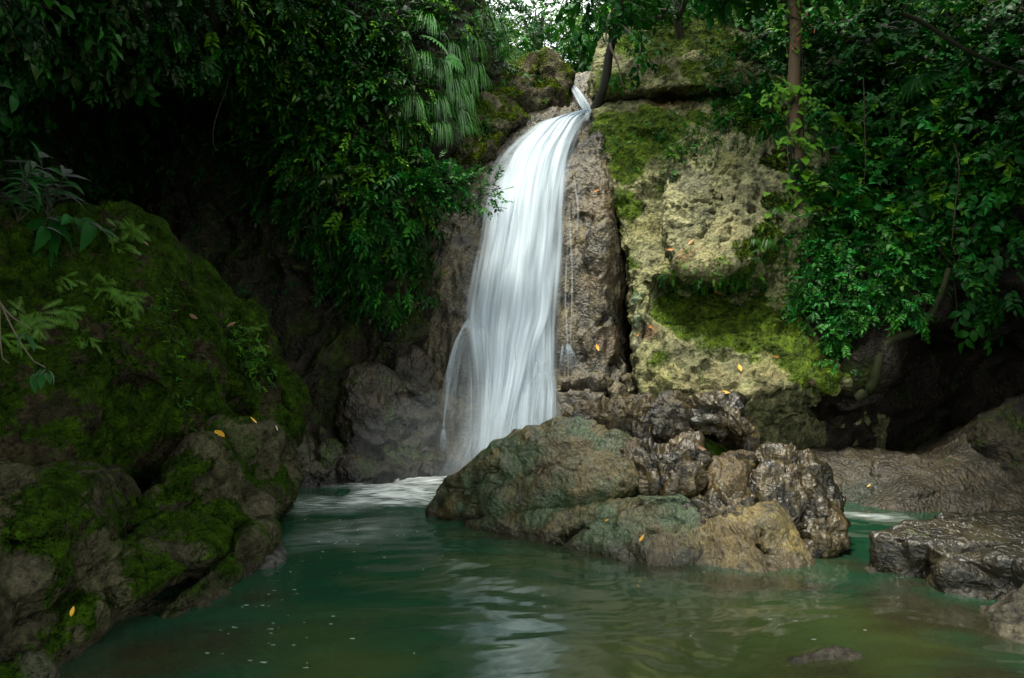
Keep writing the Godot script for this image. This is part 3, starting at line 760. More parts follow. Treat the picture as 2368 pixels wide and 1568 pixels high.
	boulder("boulder", "large pale slab leaning on the mossy rock face right of the fall", M.dry,
		rock("pale_slab", [[1549, 392, 10.65], [1600, 348, 10.8], [1660, 302, 10.9], [1738, 246, 10.95], [1790, 236, 10.85], [1845, 275, 10.5], [1875, 340, 10.2], [1890, 430, 9.85], [1860, 510, 9.6], [1770, 572, 9.4], [1700, 618, 9.25], [1625, 640, 9.25], [1570, 618, 9.5], [1545, 560, 9.9], [1538, 480, 10.25]], 0.14, 0.7, Vector3(-0.1, 0.25, 1), 4.5, 0.024, slab,
		{"cracks": [[0.02, 0.06, [1568, 478], [1600, 470], [1640, 466], [1670, 478]], [0.025, 0.07, [1660, 405], [1690, 390], [1722, 372]], [0.02, 0.05, [1560, 515], [1600, 520], [1650, 508]], [0.04, 0.10, [1665, 320], [1655, 400], [1648, 470], [1625, 540]], [0.03, 0.07, [1725, 320], [1705, 420], [1690, 510], [1660, 570]], [0.03, 0.06, [1765, 340], [1750, 430], [1735, 520]], [0.03, 0.08, [1770, 290], [1820, 290], [1850, 305]]],
		"moss": [[1790, 280, 60, 1.5], [1740, 290, 40, 0.9], [1820, 360, 50, 1.1], [1770, 380, 25, 0.8], [1800, 460, 40, 0.8], [1560, 412, 16, 1.5], [1790, 540, 50, 1.2], [1730, 580, 40, 1.1], [1660, 625, 40, 0.9]],
		"stains": [[1620, 590, 60, 0.9, Color(0.40, 0.36, 0.18)], [1690, 540, 50, 0.8, Color(0.40, 0.36, 0.18)], [1670, 450, 30, 0.7, Color(0.40, 0.37, 0.2)], [1690, 370, 30, 0.8, Color(0.42, 0.38, 0.2)], [1600, 420, 55, 0.8, Color(0.24, 0.235, 0.15)], [1640, 500, 30, 0.5, Color(0.13, 0.125, 0.09)], [1760, 440, 40, 0.5, Color(0.15, 0.14, 0.08)], [1580, 590, 28, 0.7, Color(0.33, 0.22, 0.10)]]}))
	main_boulder()
	# boulders on the right
	var flat := style({"f0": 1.2, "a0": 0.06, "f1": 1.8, "a1": 0.03, "an": Vector3(0.6, 1.5, 1.0), "f2": 6.0, "a2": 0.012, "gain": 0.7, "a5": 0.025, "f5": 3.5, "an5": Vector3(0.6, 1.6, 1), "c1": Color(0.115, 0.09, 0.04), "c2": Color(0.06, 0.05, 0.028), "c3": Color(0.02, 0.018, 0.013), "moss": -0.6, "up": 0.25, "m1": Color(0.025, 0.035, 0.008), "m2": Color(0.05, 0.06, 0.015), "a4": 0.03, "f4": 5.0, "sd": Vector3(0.1, 1, 0.1)})
	boulder("boulder", "flat wet boulder reaching into the pool from the right edge", M.soaked,
		rock("flat_slab", [[2015, 1248, 5.61], [2063, 1261, 5.46], [2137, 1274, 5.31], [2185, 1291, 5.14], [2300, 1310, 4.95], [2450, 1330, 4.77], [2750, 1330, 4.77], [2750, 1190, 6.4], [2367, 1195, 6.34], [2278, 1204, 6.2], [2155, 1217, 6.0], [2067, 1230, 5.84]], 0.06, 0.8, Vector3(0, 1, 0), 4.2, 0.02, flat,
		{"cracks": [[0.035, 0.09, [2130, 1345], [2138, 1310], [2142, 1280]], [0.03, 0.05, [2170, 1285], [2250, 1260], [2360, 1250]], [0.02, 0.04, [2080, 1255], [2160, 1240], [2260, 1225]]], "stains": [[2290, 1240, 70, 0.4, Color(0.11, 0.105, 0.06)]]}))
	boulder("boulder", "boulder with a dark undercut front below the flat one at the right edge", M.wet,
		rock("flat_front", [[2165, 1306, 5.12], [2243, 1290, 5.16], [2330, 1318, 5.02], [2450, 1335, 4.95], [2500, 1420, 4.75], [2330, 1440, 4.8], [2230, 1415, 4.9], [2170, 1375, 5.05]], 0.09, 0.3, Vector3(0, 0.4, 0.9), 3.2, 0.018, flat))
	boulder("boulder", "small pale boulder cut by the lower right edge", M.damp,
		rock("edge_small", [[2300, 1440, 4.5], [2330, 1395, 4.6], [2400, 1370, 4.7], [2480, 1400, 4.6], [2490, 1560, 4.2], [2360, 1530, 4.2]], 0.16, 0.4, Vector3(-0.1, 0.4, 1), 2.5, 0.018, style({"a0": 0.05, "a1": 0.06, "f1": 2.5, "c1": Color(0.16, 0.14, 0.095), "c2": Color(0.09, 0.08, 0.055), "moss": -1.0})))
	boulder("boulder", "brown wet rock apron sloping down to the back of the pool on the right", M.wet,
		rock("apron", [[1840, 1060, 8.7], [1900, 1046, 8.9], [2020, 1056, 9.0], [2100, 1050, 9.0], [2200, 1010, 9.0], [2320, 940, 8.9], [2560, 860, 8.6], [2720, 1000, 7.6], [2640, 1180, 7.0], [2380, 1250, 7.0], [2200, 1235, 7.2], [2040, 1215, 7.4], [1900, 1205, 7.7], [1850, 1140, 8.1]], 0.10, 0.7, Vector3(-0.1, 0.9, 0.6), 3.2, 0.028, style({"f0": 0.9, "a0": 0.09, "f1": 1.2, "a1": 0.02, "an": Vector3(0.8, 1.0, 1), "f2": 5.0, "a2": 0.012, "gain": 0.95, "a5": 0.018, "f5": 3.0, "an5": Vector3(0.7, 1.6, 1), "c1": Color(0.125, 0.098, 0.052), "c2": Color(0.065, 0.053, 0.030), "c3": Color(0.022, 0.02, 0.016), "moss": -0.9, "a4": 0.03, "f4": 4.0, "sd": Vector3(0.2, 1, 0.3).normalized()}),
		{"stains": [[1960, 1085, 80, 0.5, Color(0.075, 0.064, 0.036)], [2100, 1120, 90, 0.4, Color(0.055, 0.046, 0.026)], [2000, 1145, 60, 0.6, Color(0.04, 0.06, 0.035)]], "cracks": [[0.02, 0.05, [2035, 1060], [2030, 1100], [2020, 1140]]]}))
	boulder("boulder", "dark rounded boulder high on the brown apron at the right edge", M.damp,
		rock("apron_top", [[2235, 1010, 8.3], [2290, 960, 8.4], [2420, 900, 8.4], [2560, 960, 8.0], [2540, 1120, 7.6], [2380, 1160, 7.6], [2310, 1130, 7.8], [2285, 1070, 8.0]], 0.3, 0.6, Vector3(-0.2, 0.4, 1), 2.5, 0.026, foot))
	var sunk := style({"f0": 1.2, "a0": 0.06, "f1": 2.5, "a1": 0.05, "c1": Color(0.10, 0.085, 0.06), "c2": Color(0.06, 0.05, 0.035), "moss": -2.0})
	for q in [
		["low rock just breaking the surface at the bottom right of the pool", [[1835, 1530, 4.02], [1900, 1512, 4.1], [1980, 1525, 4.1], [2040, 1560, 4.0], [1960, 1620, 3.8], [1850, 1590, 3.85]], Vector3(0, 1, 0), 0.06, 0.3],
		["drowned brown slab under the water in front of the flat right boulder", [[1960, 1330, 5.5], [2060, 1320, 5.6], [2200, 1370, 5.4], [2230, 1440, 5.0], [2100, 1420, 4.95], [1980, 1380, 5.2]], Vector3(0, 1, 0), 0.0, 0.4],
		["drowned brown rock under the water in the lower right corner", [[2180, 1540, 4.1], [2260, 1510, 4.2], [2420, 1520, 4.2], [2460, 1640, 3.8], [2240, 1640, 3.7]], Vector3(0, 1, 0), 0.0, 0.3],
	]:
		boulder("boulder", q[0], M.damp, rock("sunk%d" % used.get("boulder", 0), q[1], q[3], q[4], q[2], 2.3, 0.022, sunk))

func main_boulder() -> void:
	var c := P(1450, 1290, 6.4)
	var root := thing("boulder", Vector3(c.x, 0, c.z), "big wet boulder in the middle of the pool with a folded black crest", "boulder")
	var at := Transform3D(Basis(), -root.position)
	var green := style({"f0": 0.9, "a0": 0.09, "f1": 1.6, "a1": 0.04, "f2": 5.0, "a2": 0.02, "a5": 0.018, "f5": 2.6, "an": Vector3(0.8, 1.3, 1), "c1": Color(0.165, 0.130, 0.052), "c2": Color(0.080, 0.080, 0.038), "c3": Color(0.03, 0.032, 0.017), "c4": Color(0.075, 0.110, 0.055), "b4": 0.4, "streak": 0.7, "moss": -1.2, "wet_line": 0.12, "cw": Color(0.06, 0.05, 0.034)})
	var fold := style({"f0": 1.4, "a0": 0.08, "f1": 2.6, "a1": 0.07, "an": Vector3(1.4, 0.55, 1.4), "warp": 0.2, "f2": 7.0, "a2": 0.018, "gain": 1.0, "a5": 0.05, "f5": 3.6, "an5": Vector3(1.3, 0.75, 1.1), "c1": Color(0.140, 0.102, 0.040), "c2": Color(0.048, 0.039, 0.020), "c3": Color(0.010, 0.009, 0.007), "streak": 0.9, "moss": -1.1})
	var block: Dictionary = fold.duplicate()
	block.merge({"a1": 0.04, "a0": 0.05, "a5": 0.03, "c1": Color(0.23, 0.16, 0.065), "c2": Color(0.13, 0.095, 0.045)}, true)
	var T1 := Color(0.15, 0.10, 0.045)
	var add := func(nm: String, key: String, ol: Array, fr: float, bk: float, dir: Vector3, pw: float, s: Dictionary, ex: Dictionary, mat: Material) -> void:
		put(nm, rock(key, ol, fr, bk, dir, pw, 0.016, s, ex), mat, root, at)
	add.call("body", "mb_body", [[996, 1195, 7.35], [1015, 1140, 7.35], [1050, 1100, 7.3], [1090, 1075, 7.25], [1140, 1045, 7.2], [1195, 1015, 7.15], [1252, 994, 7.1], [1310, 980, 7.08], [1370, 972, 7.05], [1435, 985, 6.95], [1480, 1015, 6.85], [1500, 1065, 6.7], [1500, 1110, 6.55], [1484, 1140, 6.5], [1380, 1160, 6.55], [1300, 1175, 6.65], [1200, 1195, 6.8], [1090, 1205, 7.05], [1040, 1210, 7.2]], 0.34, 1.0, Vector3(-0.1, 0.35, 1), 2.5, green,
		{"center": [1275, 1100, 6.95], "cracks": [[0.025, 0.06, [1050, 1135], [1110, 1115], [1150, 1085]], [0.03, 0.06, [1060, 1160], [1095, 1140]], [0.018, 0.05, [1135, 1095], [1150, 1070]], [0.015, 0.05, [1434, 1120], [1440, 1122]]],
		"stains": [[1130, 1120, 70, 0.6, Color(0.065, 0.095, 0.052)], [1300, 1070, 70, 0.5, T1], [1390, 1090, 60, 0.6, Color(0.19, 0.14, 0.065)], [1020, 1160, 30, 0.7, Color(0.04, 0.033, 0.025)]]}, M.wet)
	add.call("shelf", "mb_shelf", [[1060, 1225, 7.0], [1140, 1196, 6.95], [1260, 1200, 6.72], [1340, 1184, 6.57], [1440, 1168, 6.42], [1495, 1146, 6.38], [1560, 1140, 6.2], [1620, 1180, 6.0], [1620, 1300, 5.75], [1540, 1330, 5.75], [1400, 1320, 5.95], [1250, 1280, 6.35], [1120, 1245, 6.75]], 0.22, 0.8, Vector3(0, 0.6, 0.8), 2.6, green,
		{"center": [1380, 1235, 6.3], "cracks": [[0.04, 0.10, [1290, 1255], [1320, 1225], [1350, 1215]], [0.02, 0.05, [1490, 1215], [1550, 1225], [1590, 1210]], [0.02, 0.05, [1480, 1165], [1540, 1150], [1600, 1165]]], "stains": [[1330, 1215, 60, 0.35, Color(0.06, 0.09, 0.05)], [1480, 1180, 60, 0.4, T1], [1530, 1265, 50, 0.5, Color(0.12, 0.085, 0.05)]]}, M.wet)
	add.call("crest", "mb_crest", [[1300, 985, 7.15], [1350, 958, 7.2], [1430, 945, 7.2], [1520, 938, 7.15], [1580, 950, 7.05], [1600, 1000, 6.95], [1560, 1060, 6.8], [1500, 1060, 6.85], [1440, 1030, 6.95], [1370, 1005, 7.05]], 0.26, 0.7, Vector3(0, 0.5, 1), 2.5, fold, {"cracks": [[0.03, 0.14, [1320, 985], [1380, 1003], [1430, 1018]]]}, M.wet)
	add.call("cap", "mb_cap", [[1570, 958, 7.05], [1640, 932, 7.1], [1690, 938, 7.05], [1728, 975, 6.95], [1742, 1005, 6.85], [1720, 1035, 6.8], [1680, 1010, 6.85], [1630, 1000, 6.9], [1590, 990, 6.95]], 0.22, 0.7, Vector3(0, 0.5, 1), 2.4, fold, {"stains": [[1680, 965, 40, 0.6, Color(0.14, 0.11, 0.06)], [1630, 955, 30, 0.5, Color(0.10, 0.11, 0.08)]]}, M.soaked)
	add.call("column", "mb_col1", [[1420, 1035, 6.8], [1440, 1018, 6.85], [1478, 1020, 6.8], [1486, 1050, 6.7], [1484, 1095, 6.6], [1450, 1100, 6.6], [1425, 1075, 6.7]], 0.16, 0.4, Vector3(0, 0.1, 1), 2.8, block, {}, M.wet)
	add.call("column", "mb_col2", [[1558, 1020, 6.65], [1580, 1004, 6.7], [1612, 1006, 6.65], [1610, 1060, 6.5], [1600, 1110, 6.4], [1560, 1105, 6.4], [1550, 1060, 6.5]], 0.16, 0.4, Vector3(0, 0.1, 1), 2.8, block, {}, M.soaked)
	add.call("fold", "mb_mid", [[1480, 1030, 6.75], [1560, 1040, 6.65], [1612, 1060, 6.5], [1610, 1120, 6.3], [1560, 1150, 6.25], [1500, 1140, 6.4], [1470, 1090, 6.6]], 0.2, 0.5, Vector3(0, 0.3, 1), 2.4, fold, {}, M.soaked)
	add.call("block", "mb_tan", [[1626, 1090, 6.5], [1650, 1070, 6.6], [1700, 1056, 6.65], [1732, 1075, 6.55], [1725, 1120, 6.35], [1690, 1150, 6.2], [1640, 1140, 6.25]], 0.2, 0.5, Vector3(0, 0.5, 1), 2.8, block, {"stains": [[1680, 1090, 60, 0.7, Color(0.17, 0.12, 0.055)]]}, M.wet)
	add.call("mossy_back", "mb_moss", [[1600, 1010, 6.95], [1640, 1020, 7.0], [1700, 1050, 7.0], [1720, 1100, 6.9], [1620, 1130, 6.6], [1590, 1100, 6.7]], 0.1, 0.6, Vector3(0, 0.5, 1), 2.4, style({"a0": 0.04, "a1": 0.03, "c1": Color(0.06, 0.05, 0.03), "moss": 0.6, "m1": Color(0.02, 0.04, 0.003), "m2": Color(0.04, 0.08, 0.005)}), {}, M.moss)
	add.call("right_flank", "mb_flank", [[1735, 1080, 6.5], [1770, 1052, 6.7], [1830, 1048, 6.75], [1880, 1062, 6.7], [1905, 1110, 6.6], [1925, 1180, 6.45], [1935, 1240, 6.3], [1925, 1320, 6.1], [1860, 1330, 6.0], [1800, 1260, 6.1], [1740, 1190, 6.2], [1715, 1130, 6.3]], 0.26, 0.8, Vector3(-0.05, 0.35, 1), 2.5, fold, {"cracks": [[0.02, 0.08, [1740, 1080], [1770, 1130], [1800, 1180]], [0.06, 0.16, [1850, 1240], [1880, 1225], [1900, 1240]]]}, M.soaked)
	add.call("ledge", "mb_ledge", [[1600, 1150, 6.1], [1680, 1140, 6.2], [1760, 1170, 6.2], [1800, 1230, 6.1], [1700, 1260, 5.9], [1580, 1230, 5.95]], 0.1, 0.5, Vector3(0, 0.6, 0.8), 2.5, fold, {}, M.soaked)
	var ochre := style({"f0": 1.2, "a0": 0.045, "f1": 3.0, "a1": 0.025, "an": Vector3(1.6, 0.5, 1.2), "f2": 8.0, "a2": 0.012, "gain": 1.6, "c1": Color(0.21, 0.16, 0.06), "c2": Color(0.12, 0.097, 0.042), "c3": Color(0.045, 0.038, 0.022), "streak": 0.8, "moss": -1.2, "wet_line": 0.1, "cw": Color(0.09, 0.075, 0.05)})
	boulder("boulder", "ochre block in front of the big folded boulder", M.wet,
		rock("ochre_block", [[1556, 1275, 5.95], [1580, 1205, 6.1], [1640, 1172, 6.2], [1740, 1164, 6.2], [1795, 1170, 6.15], [1830, 1225, 6.05], [1870, 1290, 5.85], [1880, 1380, 5.6], [1800, 1400, 5.45], [1660, 1385, 5.55], [1550, 1370, 5.75]], 0.24, 0.7, Vector3(0, 0.3, 1), 3.8, 0.016, ochre,
		{"cracks": [[0.025, 0.08, [1755, 1230], [1775, 1280], [1790, 1310]], [0.015, 0.03, [1580, 1230], [1590, 1260]]], "stains": [[1640, 1200, 60, 0.5, Color(0.25, 0.19, 0.07)], [1700, 1240, 70, 0.4, Color(0.14, 0.09, 0.04)], [1800, 1300, 40, 0.5, Color(0.15, 0.11, 0.06)]]}))
	boulder("boulder", "brown overhanging knob at the right end of the big folded boulder", M.soaked,
		rock("knob", [[1835, 1262, 6.0], [1870, 1215, 6.15], [1920, 1195, 6.2], [1940, 1230, 6.1], [1925, 1268, 6.0], [1890, 1285, 5.95], [1850, 1285, 5.95]], 0.14, 0.4, Vector3(0, 0.3, 1), 2.6, 0.015, fold))

# ---------------------------------------------------------------- water
func wave(x: float, z: float) -> float:
	var turb := exp(-Vector2(x + 0.5, (z + 9.0) * 0.8).length_squared() / 5.0)
	var wx := x + 0.35 * nh.get_noise_2d(x * 0.5, z * 0.5)
	var wz := z + 0.3 * nh.get_noise_2d(x * 0.6 + 7.0, z * 0.6)
	var h := nf.get_noise_2d(wx * 0.8, wz * 2.0) * 0.009 + nf.get_noise_2d(wx * 1.7 + 4.0, wz * 5.5) * 0.0055 + nh.get_noise_2d(wx * 5.0 + 9.0, wz * 15.0) * 0.0022
	return h * (1.0 + 1.2 * turb) + turb * nf.get_noise_2d(x * 1.2, z * 2.6) * 0.03

func water() -> void:
	var wm := StandardMaterial3D.new()
	wm.vertex_color_use_as_albedo = true
	wm.transparency = BaseMaterial3D.TRANSPARENCY_ALPHA
	wm.albedo_texture = noise_tex(256, 0.01, 3, 0.9, 1.0, 41)
	wm.roughness = 0.085
	wm.metallic_specular = 0.5
	wm.clearcoat_enabled = true
	wm.clearcoat = 0.3
	wm.clearcoat_roughness = 0.1
	var pos := PackedVector3Array()
	var zs := PackedFloat32Array()
	var z := -10.6
	while z < 6.0:
		zs.append(z)
		z += 0.02 + 0.026 * maxf(absf(z) / 6.0, 0.15) + (0.1 if z > -2.0 else 0.0)
	var nu := 420
	for zz in zs:
		for i in nu:
			var x := -9.0 + 18.0 * i / (nu - 1)
			pos.append(Vector3(x, wave(x, zz), zz))
	var idx := grid_index(nu, zs.size(), false)
	var n := normals(pos, idx)
	var shallow := spheres_flat([[1180, 1225, 120, 1.0], [1300, 1255, 110, 1.0], [1420, 1290, 110, 1.0], [1560, 1320, 100, 0.9], [1700, 1345, 110, 1.0], [1830, 1345, 90, 1.0], [1930, 1290, 60, 0.7], [480, 1480, 140, 1.0], [300, 1540, 160, 1.0], [600, 1380, 70, 0.8], [2060, 1380, 110, 1.0], [2200, 1430, 130, 1.0], [2060, 1440, 90, 0.7], [1930, 1560, 150, 0.8], [2250, 1560, 170, 1.0], [2000, 1185, 60, 0.4], [2310, 1480, 110, 1.0], [2110, 1350, 80, 0.8], [2000, 1310, 60, 0.5], [2240, 1420, 90, 0.8]])
	var olive := spheres_flat([[1700, 1460, 330, 1.0], [1950, 1480, 260, 1.0], [1500, 1540, 260, 0.8], [760, 1540, 240, 0.9], [1150, 1330, 260, 0.5]])
	var col := PackedColorArray()
	for p in pos:
		var c := Color(0.013, 0.066, 0.035)
		var k := 0.0
		for q in olive: k += q[2] * exp(-p.distance_squared_to(q[0]) / (q[1] * q[1]))
		k += nf.get_noise_2d(p.x * 0.7, p.z * 1.6) * 0.5
		c = c.lerp(Color(0.062, 0.088, 0.028), clampf(k, 0, 1))
		var s := 0.0
		for q in shallow: s += q[2] * exp(-p.distance_squared_to(q[0]) * 1.3 / (q[1] * q[1]))
		s *= 0.9 + nf.get_noise_2d(p.x * 1.4 + 3.0, p.z * 2.2) * 0.9
		s = clampf(s, 0, 1)
		c = c.lerp(Color(0.055, 0.045, 0.024), s * 0.8)
		var f := exp(-Vector2(p.x + 0.8, (p.z + 9.1) * 1.1).length_squared() / 0.9)
		c = c.lerp(Color(0.05, 0.10, 0.085), clampf(f, 0, 0.8))
		c.a = 0.97 - 0.28 * s
		col.append(c)
	var m := acc_mesh({"v": pos, "n": n, "c": col, "u": [], "i": idx})
	tag(put("water", m, wm), "murky green water of the pool below the waterfall", "pool", "", "structure")
	# foam where the fall strikes the pool, and flecks drifting on it
	var fm := StandardMaterial3D.new()
	fm.vertex_color_use_as_albedo = true
	fm.transparency = BaseMaterial3D.TRANSPARENCY_ALPHA
	fm.albedo_texture = streaks(512, 256, 61, true)
	fm.roughness = 0.6
	for q in [[915, 1152, 125, 28, 1.35, "bright foam streak running left from the middle boulder"], [970, 1118, 120, 18, 1.1, "pale churned foam along the foot of the waterfall"], [760, 1165, 130, 22, 0.3, "thin foam threads across the far left of the pool"], [2010, 1192, 90, 12, 0.4, "small foam streak behind the big boulder on the right"], [860, 1120, 120, 12, 0.45, "faint foam line in the shade at the far edge of the pool"], [800, 1240, 150, 40, 0.16, "loose foam swirls in the dark water left of the boulder"]]:
		tag(put("foam", foam_patch(q[0], q[1], q[2], q[3], q[4]), fm), q[5], "foam")
	var fleck := new_acc()
	for k in 7:
		var a := TAU * k / 7.0
		fleck.v.append(Vector3(cos(a) * 0.5, 0, sin(a) * 0.5) * (0.7 + 0.3 * sin(k * 2.3)))
		fleck.n.append(Vector3(cos(a) * 0.5, 1, sin(a) * 0.5).normalized())
	fleck.v.append(Vector3(0, 0.18, 0))
	fleck.n.append(Vector3.UP)
	for k in 7: fleck.i.append_array([k, (k + 1) % 7, 7])
	var white := StandardMaterial3D.new()
	white.vertex_color_use_as_albedo = true
	white.albedo_color = lin(0.55, 0.6, 0.6)
	white.roughness = 0.5
	var xf := []
	var cols := []
	for k in 85:
		var q: Array = [[760, 1420, 330, 130], [620, 1470, 200, 90], [1800, 1450, 300, 110], [800, 1250, 200, 60]][mini(rng.randi() % 6, 3)] if k % 3 else [640, 1400, 170, 120]
		var px: float = q[0] + rng.randfn() * q[2] * 0.5
		var py := clampf(q[1] + rng.randfn() * q[3] * 0.5, 1180, 1560)
		var w := at_water(px, py)
		var s := rng.randf_range(0.006, 0.02)
		xf.append(Transform3D(Basis(Vector3.UP, rng.randf_range(-0.5, 0.5)).scaled(Vector3(s * rng.randf_range(1, 2.6), s * 0.5, s)), w + Vector3(0, 0.002, 0)))
		cols.append(Color(1, 1, 1) * rng.randf_range(0.35, 1.0))
	tag(many("foam_flecks", acc_mesh(fleck), white, xf, cols), "tiny white foam flecks drifting on the green pool", "foam flecks")

func at_water(px: float, py: float) -> Vector3:
	var d := 1.6 * F / (py - 784.0)
	var p := P(px, py, d)
	p.y = wave(p.x, p.z)
	return p

func spheres_flat(list: Array) -> Array:
	var out := []
	for q in list:
		var w := at_water(q[0], q[1])
		out.append([w, q[2] * -w.z / F, q[3]])
	return out

func foam_patch(px: float, py: float, rx: float, ry: float, op: float) -> ArrayMesh:
	var a := at_water(px - rx, py)
	var b := at_water(px + rx, py)
	var f := at_water(px, py - ry)
	var g := at_water(px, py + ry)
	var pos := PackedVector3Array()
	var uv := PackedVector2Array()
	var col := PackedColorArray()
	var nu := 50
	var nv := 22
	for j in nv:
		for i in nu:
			var u := float(i) / (nu - 1)
			var v := float(j) / (nv - 1)
			var x := lerpf(a.x, b.x, u)
			var z := lerpf(f.z, g.z, v) + 0.12 * sin(u * 3.0 + px)
			pos.append(Vector3(x, wave(x, z) + 0.006 + 0.03 * minf(op, 1.0) * sin(PI * u) * sin(PI * v), z))
			uv.append(Vector2(v * 1.2 + px * 0.01, u * 1.5))
			var e := sin(PI * clampf(u, 0, 1)) * sin(PI * v)
			col.append(Color(0.78, 0.84, 0.85, clampf(op * pow(e, 0.8) * (1.1 + nh.get_noise_2d(x * 4.0, z * 9.0) * 0.9), 0, 1)))
	var idx := grid_index(nu, nv, false)
	return acc_mesh({"v": pos, "n": normals(pos, idx), "c": col, "u": uv, "i": idx})

# alpha texture of fine threads running along v
func streaks(w: int, h: int, sd: int, loose := false) -> ImageTexture:
	var n := FastNoiseLite.new()
	n.noise_type = FastNoiseLite.TYPE_SIMPLEX_SMOOTH
	n.seed = sd
	n.frequency = 1.0
	n.fractal_octaves = 3
	var im := Image.create(w, h, false, Image.FORMAT_RGBA8)
	for y in h:
		for x in w:
			# wrap both ways by walking on circles
			var a := TAU * x / w
			var b := TAU * y / h
			var v := n.get_noise_3d(cos(a) * 5.0, sin(a) * 5.0, sin(b) * 0.35) * 0.5 + n.get_noise_3d(cos(a) * 12.0 + 5.0, sin(a) * 12.0, cos(b) * 0.45) * 0.10 + n.get_noise_3d(cos(a) * 2.2, sin(a) * 2.2 + 9.0, sin(b) * 0.3) * 0.5
			var al := clampf((0.62 if loose else 0.80) + v * (1.5 if loose else 0.5), 0, 1)
			im.set_pixel(x, y, Color(1, 1, 1, al))
	return ImageTexture.create_from_image(im)

# a falling sheet from rows [[left px, py, d], [right px, py, d], opacity]
func fall_sheet(rows: Array, nu: int, sub: int, bulge: float, du: float, edge: float) -> ArrayMesh:
	var pos := PackedVector3Array()
	var uv := PackedVector2Array()
	var col := PackedColorArray()
	var n := rows.size()
	var run := 0.0
	var last := Vector3.ZERO
	for j in (n - 1) * sub + 1:
		var t := float(j) / sub
		var a := mini(int(t), n - 2)
		var f := t - a
		var i0 := maxi(a - 1, 0)
		var i3 := mini(a + 2, n - 1)
		var l := cr(P(rows[i0][0][0], rows[i0][0][1], rows[i0][0][2]), P(rows[a][0][0], rows[a][0][1], rows[a][0][2]), P(rows[a + 1][0][0], rows[a + 1][0][1], rows[a + 1][0][2]), P(rows[i3][0][0], rows[i3][0][1], rows[i3][0][2]), f)
		var r := cr(P(rows[i0][1][0], rows[i0][1][1], rows[i0][1][2]), P(rows[a][1][0], rows[a][1][1], rows[a][1][2]), P(rows[a + 1][1][0], rows[a + 1][1][1], rows[a + 1][1][2]), P(rows[i3][1][0], rows[i3][1][1], rows[i3][1][2]), f)
		var op := lerpf(rows[a][2], rows[a + 1][2], f)
		if j > 0: run += ((l + r) * 0.5).distance_to(last)
		last = (l + r) * 0.5
		for i in nu:
			var u := float(i) / (nu - 1)
			var p := l.lerp(r, u)
			var hump := sin(PI * u)
			p.z += bulge * hump + nh.get_noise_3d(u * 7.0, run * 0.6, du * 9.0) * 0.06 * hump + nh.get_noise_3d(u * 18.0, run * 0.7, du * 5.0) * 0.008
			pos.append(p)
			uv.append(Vector2(u * 0.9 + du, run * 0.11 + du * 3.0))
			var wob := nh.get_noise_3d(u * 9.0, run * 0.7, du * 3.0) * 0.10 + nh.get_noise_3d(u * 30.0, run * 0.5, du * 3.0) * 0.06
			var e := smoothstep(0.0, edge, u + wob * smoothstep(0, 0.1, u)) * smoothstep(0.0, edge * 0.8, 1.0 - u + wob * smoothstep(0, 0.1, 1.0 - u))
			var ragged := 1.0 + 0.55 * nh.get_noise_3d(u * 5.0 + du * 9.0, run * 0.55, 3.0) + 0.3 * nh.get_noise_3d(u * 13.0, run * 1.3, du * 7.0)
			col.append(Color(0.59, 0.685, 0.765, clampf(e * op * minf(ragged, 1.15), 0, 1)))
	var idx := grid_index(nu, (n - 1) * sub + 1, false)
	return acc_mesh({"v": pos, "n": normals(pos, idx), "c": col, "u": uv, "i": idx})

# a veil of drops thrown out over a knob of rock: parabolas from one point
func veil(from: Vector3, spread: Array, fall: float, op: float, top: float, du: float) -> ArrayMesh:
	var pos := PackedVector3Array()
	var uv := PackedVector2Array()
	var col := PackedColorArray()
	var nu := 60
	var nv := 40
	for j in nv:
		var v := float(j) / (nv - 1)
		for i in nu:
			var u := float(i) / (nu - 1)
			var ang := lerpf(spread[0], spread[1], u)
			var reach: float = lerpf(spread[2], spread[3], 0.5 - 0.5 * cos(TAU * clampf(u, 0, 1))) * (0.9 + 0.12 * nh.get_noise_2d(u * 17.0, du * 7.0))
			var s := pow(v, 0.8)
			# time along the throw: up to the crown, then down
			var tt := s * (1.0 + sqrt(fall / top))
			var h := top * (0.72 + 0.5 * nh.get_noise_2d(u * 6.0, du * 11.0) + 0.3 * nh.get_noise_2d(u * 23.0, du * 5.0)) * (1.0 - (1.0 - tt) * (1.0 - tt))
			var out := reach * tt / (1.0 + sqrt(fall / top))
			pos.append(from + Vector3(sin(ang) * out, h, cos(ang) * out))
			uv.append(Vector2(u * 0.6 + du, v * 0.3 + du))
			var e := smoothstep(0.0, 0.12, u) * smoothstep(0.0, 0.12, 1.0 - u)
			col.append(Color(0.59, 0.685, 0.765, op * (0.3 + 0.7 * exp(-pow((u - 0.1) / 0.09, 2.0))) * e * (1.0 - 0.8 * v) * smoothstep(0.0, 0.3, v) * smoothstep(1.0, 0.75, v)))
	var idx := grid_index(nu, nv, false)
	return acc_mesh({"v": pos, "n": normals(pos, idx), "c": col, "u": uv, "i": idx})

